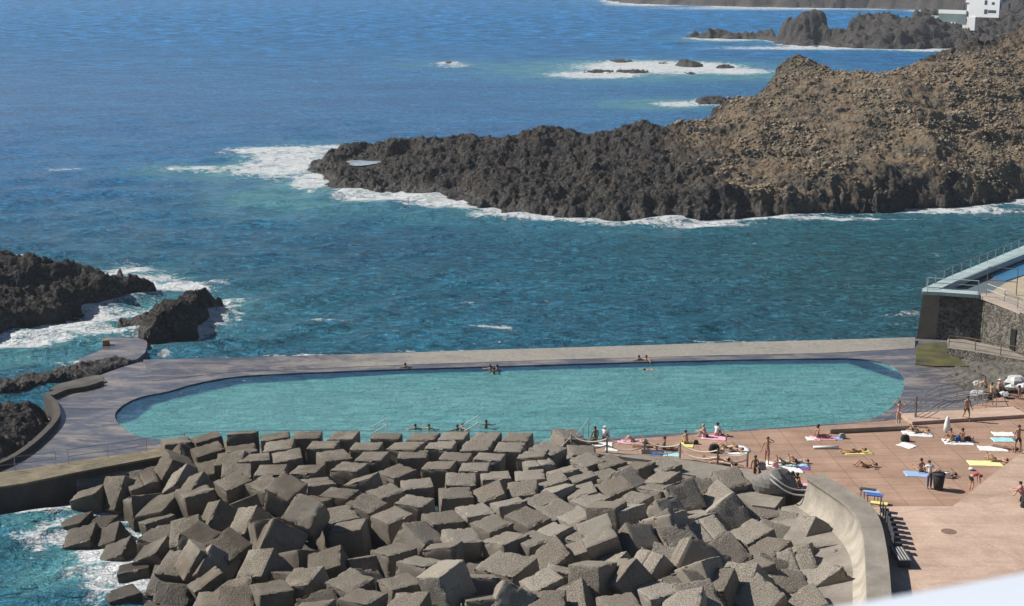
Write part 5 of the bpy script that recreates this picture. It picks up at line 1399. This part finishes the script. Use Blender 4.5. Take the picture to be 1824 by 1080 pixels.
# ------------------------------------------------------------------ rails and fences
STEEL = plain('galvanised steel', (.42, .43, .44), .35, .15, 4, .7); WHITE = plain('white paint', (.78, .78, .76), .5, .06); RUST = plain('rusty steel', (.16, .11, .085), .7, .3, 6, .3); ROPE = plain('pale rope', (.78, .72, .60), .9, .2, 20); GREENISH = plain('pale green paint', (.38, .52, .50), .6, .15, 6)
def railing(name, pts, hgt, label, mat, nmid=1, r=.025, step=2.5, cat='railing', thin=None):
    root = empty(name, pts[0], label, cat); o0 = root.location; seg = []
    pts = [Vector(p) for p in pts]; L = [0]
    for i in range(1, len(pts)): L.append(L[-1] + (pts[i] - pts[i - 1]).length)
    n = max(1, round(L[-1] / step))
    def pt(s):
        for i in range(1, len(pts)):
            if s <= L[i] + 1e-6: return pts[i - 1].lerp(pts[i], (s - L[i - 1]) / (L[i] - L[i - 1]))
        return pts[-1]
    for k in range(n + 1):
        p = pt(L[-1] * k / n) - o0; mb = MB(); mb.tube([p, p + Vector((0, 0, hgt))], r * 1.1, 6); mb.build('post', mat, root)
    for q in range(nmid + 1):
        z = hgt * (1 - q / (nmid + 1)); mb = MB(); mb.tube([p - o0 + Vector((0, 0, z))for p in pts], (thin or r) if q else r, 5); mb.build('rail', mat, root)
    return root
railing('railing', [P(x, y, 1.72) for x, y in [(-120, 865), (8, 841), (60, 835), (100, 830)]], .95, 'thin rusty railing at the far left of the walkway', STEEL, 1, .02)
railing('railing', [P(x, y, 1.72) for x, y in [(122, 826), (173, 818), (222, 812), (283, 802), (330, 797)]], .95, 'thin grey railing of the walkway ending at the blocks', STEEL, 1, .02)
railing('railing', [P(x, y, 1.25) for x, y in [(330, 795), (400, 792), (520, 790), (660, 791), (800, 792), (900, 792), (1000, 790)]], .95, 'long thin rail between the pool and the top block row', STEEL, 1, .018, 4)
railing('railing', [P(x, y, 1.3) for x, y in [(1085, 783), (1200, 774), (1350, 766), (1560, 750)]], .75, 'low thin rail in the water along the terrace edge', plain('dull teal steel', (.22, .34, .34), .5), 1, .012, 3.4, thin=.01)
for (x0, y0, x1, y1, lab) in [(662, 782, 690, 770, 'left white handrail sloping into the pool'), (820, 782, 852, 766, 'right white handrail sloping into the pool')]:
    r_ = empty('handrail', P(x0, y0, 1.2), lab, 'handrail'); o0 = r_.location; a = Vector((0, 0, 0)); b = P(x1, y1, 1.2) - o0
    for dz in (.95, .45): mb = MB(); mb.tube([a + Vector((0, 0, dz - .1)), b + Vector((0, 0, dz + .1))], .035, 6); mb.build('rail', WHITE, r_)
    for q in (a, b): mb = MB(); mb.tube([q, q + Vector((0, 0, .95))], .03, 6); mb.build('post', WHITE, r_)
# rope fence
posts = [P(x, y, 2.07) for x, y in [(1017, 801), (1081, 806), (1148, 809), (1211, 816), (1278, 827), (1331, 832)]]
rf = empty('rope_fence', posts[0], 'post and rope fence sagging along the terrace edge above the blocks', 'fence'); o0 = rf.location
for i, p in enumerate(posts):
    mb = MB(); mb.tube([p - o0, p - o0 + Vector((0, 0, 1.02))], .062, 8); mb.add(*ball(p - o0 + Vector((0, 0, 1.04)), .055, (1, 1, 1), 6)); mb.build('post', RUST if i == 4 else plain('weathered post', (.36, .31, .25), .8), rf)
for i in range(len(posts) - 1):
    for zz in (.95, .5):
        a, b = posts[i] - o0, posts[i + 1] - o0; mb = MB()
        mb.tube([a.lerp(b, t / 10) + Vector((0, 0, zz - .30 * 4 * (t / 10) * (1 - t / 10))) for t in range(11)], .048, 5); mb.build('rope', ROPE, rf)
a = posts[0] - o0; e = P(975, 815, 2.2) - o0; mb = MB(); mb.tube([a + Vector((0, 0, .9)), a.lerp(e, .5) + Vector((0, 0, .35)), e], .026, 5); mb.build('rope', ROPE, rf)
a = P(1331, 832, 2.9) - o0; e = P(1350, 850, 2.6) - o0
# ladder arch at the terrace corner
ld = empty('pool_ladder', P(1038, 785, ZR), 'pale green stepped handrail going down at the terrace corner', 'handrail'); o0 = ld.location
for i, (x, y, h) in enumerate([(1026, 795, .8), (1038, 786, 1.0), (1048, 779, 1.35)]):
    p = P(x, y, ZR) - o0; mb = MB(); mb.tube([p, p + Vector((0, 0, h))], .04, 6); mb.build('post', GREENISH, ld)
pp = [P(x, y, ZR) - o0 + Vector((0, 0, h)) for x, y, h in [(1026, 795, .8), (1038, 786, 1.0), (1048, 779, 1.35)]]; mb = MB(); mb.tube(pp, .035, 6); mb.build('rail', GREENISH, ld)
# curved white double rail by the boulder
cr = empty('curved_handrail', P(1425, 875, 2.3), 'pair of curved white handrails bending down by the dark boulder', 'handrail'); o0 = cr.location
for dx in (0, 1):
    pts = catmull([P(x, y + dx * 9, z) - o0 for x, y, z in [(1372, 845, 3.4), (1384, 855, 3.15), (1398, 865, 2.85), (1415, 872, 2.6), (1436, 874, 2.5)]], 4, False); mb = MB(); mb.tube(pts, .045, 6); mb.build('rail', WHITE, cr)
# rails at the pool's right end
railing('railing', [P(x, y, 1.9) for x, y in [(1629, 752), (1668, 730), (1700, 722), (1740, 716)]], 1.0, 'weathered metal railing at the right end of the pool', STEEL, 2, .028, 1.9)
railing('railing', [P(x, y, 1.3) for x, y in [(1648, 722), (1670, 711), (1715, 702)]], 1.0, 'second weathered railing lower down near the rocks', STEEL, 2, .028, 2.0)
for i, (x0, y0, x1, y1, lab) in enumerate([(1572, 754, 1628, 726, 'left pale handrail running down into the pool corner'), (1592, 757, 1640, 730, 'right pale handrail running down into the pool corner')]):
    r_ = empty('handrail', P(x0, y0, 1.5), lab, 'handrail'); o0 = r_.location; b = P(x1, y1, 1.5) - o0
    for dz in (.25, .6): mb = MB(); mb.tube([Vector((0, 0, dz * .3)), b + Vector((0, 0, dz))], .03, 6); mb.build('rail', STEEL, r_)
    mb = MB(); mb.tube([b, b + Vector((0, 0, .6))], .03, 6); mb.build('post', STEEL, r_)
mb = MB(); p = P(1630, 750, 1.9); mb.tube([p, p + Vector((0, 0, 1.7))], [.09, .06], 8); mb.add(*ball(p + Vector((0, 0, 1.72)), .09, (1, 1, 1), 6)); o = mb.build('bollard_post', RUST); tag(o, 'thick dark rusty post at the right corner of the pool', 'post')
ms = empty('metal_steps', P(1760, 726, ZR), 'metal frame steps leading from the terrace up to the rocks', 'steps'); o0 = ms.location
for (x, y, h) in [(1740, 722, 2.4), (1750, 722, 2.2), (1756, 728, .9), (1768, 722, .9), (1774, 728, .9), (1796, 727, .05)]:
    p = P(x, y, ZR) - o0; mb = MB(); mb.tube([p, p + Vector((0, 0, h))], .035, 6); mb.build('post', STEEL, ms)
for (x0, y0, h0, x1, y1, h1) in [(1740, 722, 2.4, 1750, 722, 2.2), (1750, 722, 1.0, 1774, 722, .9), (1756, 728, .5, 1796, 727, .5), (1783, 722, .9, 1797, 728, .05), (1756, 728, .9, 1774, 728, .9)]:
    mb = MB(); mb.tube([P(x0, y0, ZR) - o0 + Vector((0, 0, h0)), P(x1, y1, ZR) - o0 + Vector((0, 0, h1))], .035, 6); mb.build('rail', RUST, ms)
# bastion railings
railing('railing', [P(x, y, 5.62) for x, y in [(1650, 514), (1700, 491), (1750, 471), (1800, 450), (1840, 433)]], .95, 'line of steel posts along the seaward edge of the bastion', STEEL, 1, .03, 2.0, thin=.008)
railing('railing', [P(x, y, 5.6) for x, y in [(1652, 520), (1700, 523), (1742, 526)]], 1.25, 'pale railing across the front corner of the bastion', GREENISH, 2, .035, 4.0)
railing('railing', [P(x, y, 5.6) for x, y in [(1757, 526), (1790, 538), (1812, 550), (1840, 563)]], 1.0, 'steel railing along the inner edge of the bastion side wall', STEEL, 1, .03, 2.4)
railing('railing', [P(x, y, 5.45) for x, y in [(1757, 522), (1810, 526)]], 2.3, 'tall thin frame at the gate of the upper terrace', RUST, 1, .035, 3.0)
railing('railing', [P(x, y, 1.95) for x, y in [(1690, 618), (1720, 621), (1776, 632), (1830, 641)]], .95, 'brown railing of the stone walkway under the bastion', RUST, 1, .035, 2.0)

# ------------------------------------------------------------------ chairs and things behind the curved wall
def chair_proto():
    r = bpy.data.objects.new('folding_chair', None); COL.objects.link(r)
    mb = MB(); mb.box((0, 0, .42), (.48, .46, .05)); mb.build('seat', CL['dark'], r)
    mb = MB(); mb.box((-.24, 0, .80), (.05, .46, .62)); mb.build('backrest', CL['dark'], r)
    for sx in (-.21, .21):
        for sy in (-.2, .2): mb = MB(); mb.tube([(sx, sy, 0), (sx, sy, .42)], .02, 6); mb.build('leg', STEEL, r)
    return r
def copy_tree(o, parent=None):
    c = o.copy(); COL.objects.link(c); c.parent = parent
    for ch in o.children: copy_tree(ch, c)
    return c
cp = chair_proto(); spots = [(1576, 921), (1580, 929), (1584, 937), (1588, 946), (1591, 955), (1593, 964), (1596, 973), (1598, 983)]
for i, (x, y) in enumerate(spots):
    o = cp if i == 0 else copy_tree(cp); o.location = P(x - 1, y, ZT); o.rotation_euler = (0, 0, radians(-12 + i * 2))
    tag(o, 'dark folding chair behind the curved wall, %s in the row from the pool end' % ['first', 'second', 'third', 'fourth', 'fifth', 'sixth', 'seventh', 'last'][i], 'chair', 'folding chairs behind the curved wall')
for i, (x, y, cl, lab) in enumerate([(1545, 893, 'dark', 'dark folded lounger topmost behind the curved wall'), (1551, 897, 'lblue', 'light blue folded lounger behind the curved wall'), (1557, 903, 'blue', 'darker blue folded lounger behind the curved wall'), (1565, 911, 'yellow', 'yellow folded lounger behind the curved wall')]):
    r_ = empty('sun_lounger', P(x, y, ZT if i > 2 else ZR + .1), lab, 'sun lounger', 'folded loungers behind the curved wall', radians(-20)); h = .5 if i > 2 else .75
    mb = MB(); mb.box((0, 0, h), (.95, .42, .05)); mb.build('bed', CL[cl], r_)
    mb = MB()
    for sx in (-.4, .4):
        for sy in (-.17, .17): mb.tube([(sx, sy, 0), (sx, sy, h)], .018, 5)
    mb.build('frame', STEEL, r_)
bn = empty('bench', P(1603, 1000, ZT), 'dark bench with pale slats in the shade of the curved wall', 'bench'); 
mb = MB(); mb.box((0, 0, .42), (.75, 1.9, .05)); mb.build('seat', CL['dark'], bn)
mb = MB()
for k in range(4): mb.box((-.24 + k * .16, 0, .455), (.05, 1.7, .02))
mb.build('slat', plain('pale slat', (.5, .48, .44), .7), bn)
for sy in (-.8, .8): mb = MB(); mb.box((0, sy, .2), (.6, .07, .39)); mb.build('leg', CL['dark'], bn)
# manhole on the pink terrace
mb = MB(); c = P(1690, 947, ZT); mb.tube([(c.x, c.y, ZT - .02), (c.x, c.y, ZT + .012)], [.42, .42], 20); o = mb.build('manhole_cover', plain('worn iron', (.20, .135, .105), .8, .25, 8)); tag(o, 'round brown manhole cover in the pink terrace', 'manhole cover')

# ------------------------------------------------------------------ white building far away
bd = empty('apartment_building', (ray(1722,40).x/ray(1722,40).y*575.0, 575.0, 4.5), 'white stepped apartment building on the distant lava headland', 'building'); D0 = 575.0
def bp(px, py):
    d = ray(px, py); t = D0 / d.y; return Vector((d.x * t, D0, CAM_H + d.z * t))
WHW = plain('white render', (.80, .80, .78), .8, .04, .2); WIN_ = plain('dark window glass', (.05, .06, .07), .2); TERR = plain('grey green terrace glass', (.16, .22, .22), .4, .2, .2)
BR = radians(50); bd.rotation_euler = (0, 0, -BR)
def bbox(name, x0, y0, x1, y1, dep, mat, off=0.0, par=bd):
    dep = min(dep, 1.4); off = off * .4; a = bp(x0, y0); b = bp(x1, y1); mb = MB(); k = .82 / cos(BR)
    mb.box((((a.x + b.x) / 2 - bd.location.x) * k, dep / 2 + off, (a.z + b.z) / 2 - bd.location.z), (abs(b.x - a.x) * k, dep, abs(a.z - b.z))); return mb.build(name, mat, par)
w1 = bbox('wall', 1729, -30, 1772, 30, 12, WHW); bbox('stair_tower', 1722, 8, 1730, 30, 7, WHW, 1.0); bbox('ground_wing', 1717, 30, 1735, 54, 7, WHW, -1.0); bbox('upper_balcony', 1721, -6, 1730, 5, 5, WHW, .4)
bbox('terrace_front', 1678, 26, 1722, 44, 3, TERR, -1.2); bbox('terrace_parapet', 1678, 19, 1722, 25.7, 3.2, WHW, -1.4); bbox('terrace_corner', 1665, 30, 1677.8, 44, 3, plain('pale glass corner', (.45, .58, .58), .3), -1.2); bbox('lower_block', 1692, 41, 1706, 50, 3, WHW, -3.4)
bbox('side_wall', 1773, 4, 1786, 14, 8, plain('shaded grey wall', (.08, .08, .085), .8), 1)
for (x0, y0, x1, y1) in [(1751, 0, 1754.5, 8), (1762, 3, 1766, 7.5), (1750, 16, 1754.5, 24), (1756, 17, 1768, 22)]: bbox('window', x0, y0, x1, y1, .3, WIN_, -.16)
bbox('doorway', 1720, 34, 1723, 40, .3, WIN_, -1.16)

# ------------------------------------------------------------------ balcony parapet in front of the photographer
A_ = [(1300, 1114), (1480, 1082), (1560, 1066), (1680, 1044), (1824, 1019), (2050, 982)]
def nearpt(px, py, dist):
    d = ray(px, py); return Vector((0, 0, CAM_H)) + d * dist
edge = [nearpt(x, y, .62) for x, y in [(700, 1214), (1480, 1074), (1824, 1012), (2600, 871)]]
v = (edge[-1] - edge[0]).normalized(); inn_ = Vector((v.y, -v.x, 0)).normalized()
bp_ = empty('balcony_parapet', edge[1], 'blurred pale bluish white parapet rail close to the camera', 'parapet'); o0 = bp_.location
vs = []; n = 10
for p in (edge[0], edge[1], edge[2], edge[3]):
    for k in range(n + 1):
        a = pi / 2 * k / n; vs.append(p - o0 + inn_ * (.006 - .006 * cos(a) if k < n else .28) * 1 + Vector((0, 0, -.006 + .006 * sin(a))) )
    vs.append(p - o0 + Vector((0, 0, -.5)))
m = n + 2; fs = []
for i in range(3):
    for k in range(n): fs.append((i * m + k, (i + 1) * m + k, (i + 1) * m + k + 1, i * m + k + 1))
    fs.append((i * m + m - 1, (i + 1) * m + m - 1, (i + 1) * m, i * m))
o = link_mesh('coping', vs, fs, plain('painted metal coping', (.55, .60, .68), .45, .05, 3), bp_, True)

# ------------------------------------------------------------------ haze: thin sea air over the whole bay
hm = bpy.data.materials.new('sea haze'); hm.use_nodes = True; t_ = hm.node_tree
for n_ in list(t_.nodes):
    if n_.type != 'OUTPUT_MATERIAL': t_.nodes.remove(n_)
pv = t_.nodes.new('ShaderNodeVolumePrincipled'); pv.inputs['Color'].default_value = (0.80, 0.90, 1.0, 1); pv.inputs['Density'].default_value = 0.00017; pv.inputs['Anisotropy'].default_value = 0.2
t_.links.new(pv.outputs[0], [n_ for n_ in t_.nodes if n_.type == 'OUTPUT_MATERIAL'][0].inputs['Volume'])
mb = MB(); mb.box((0, 12700, 72), (28000, 25700, 152)); o = mb.build('haze', hm); tag(o, 'thin pale sea haze over the bay', 'haze', kind='stuff')
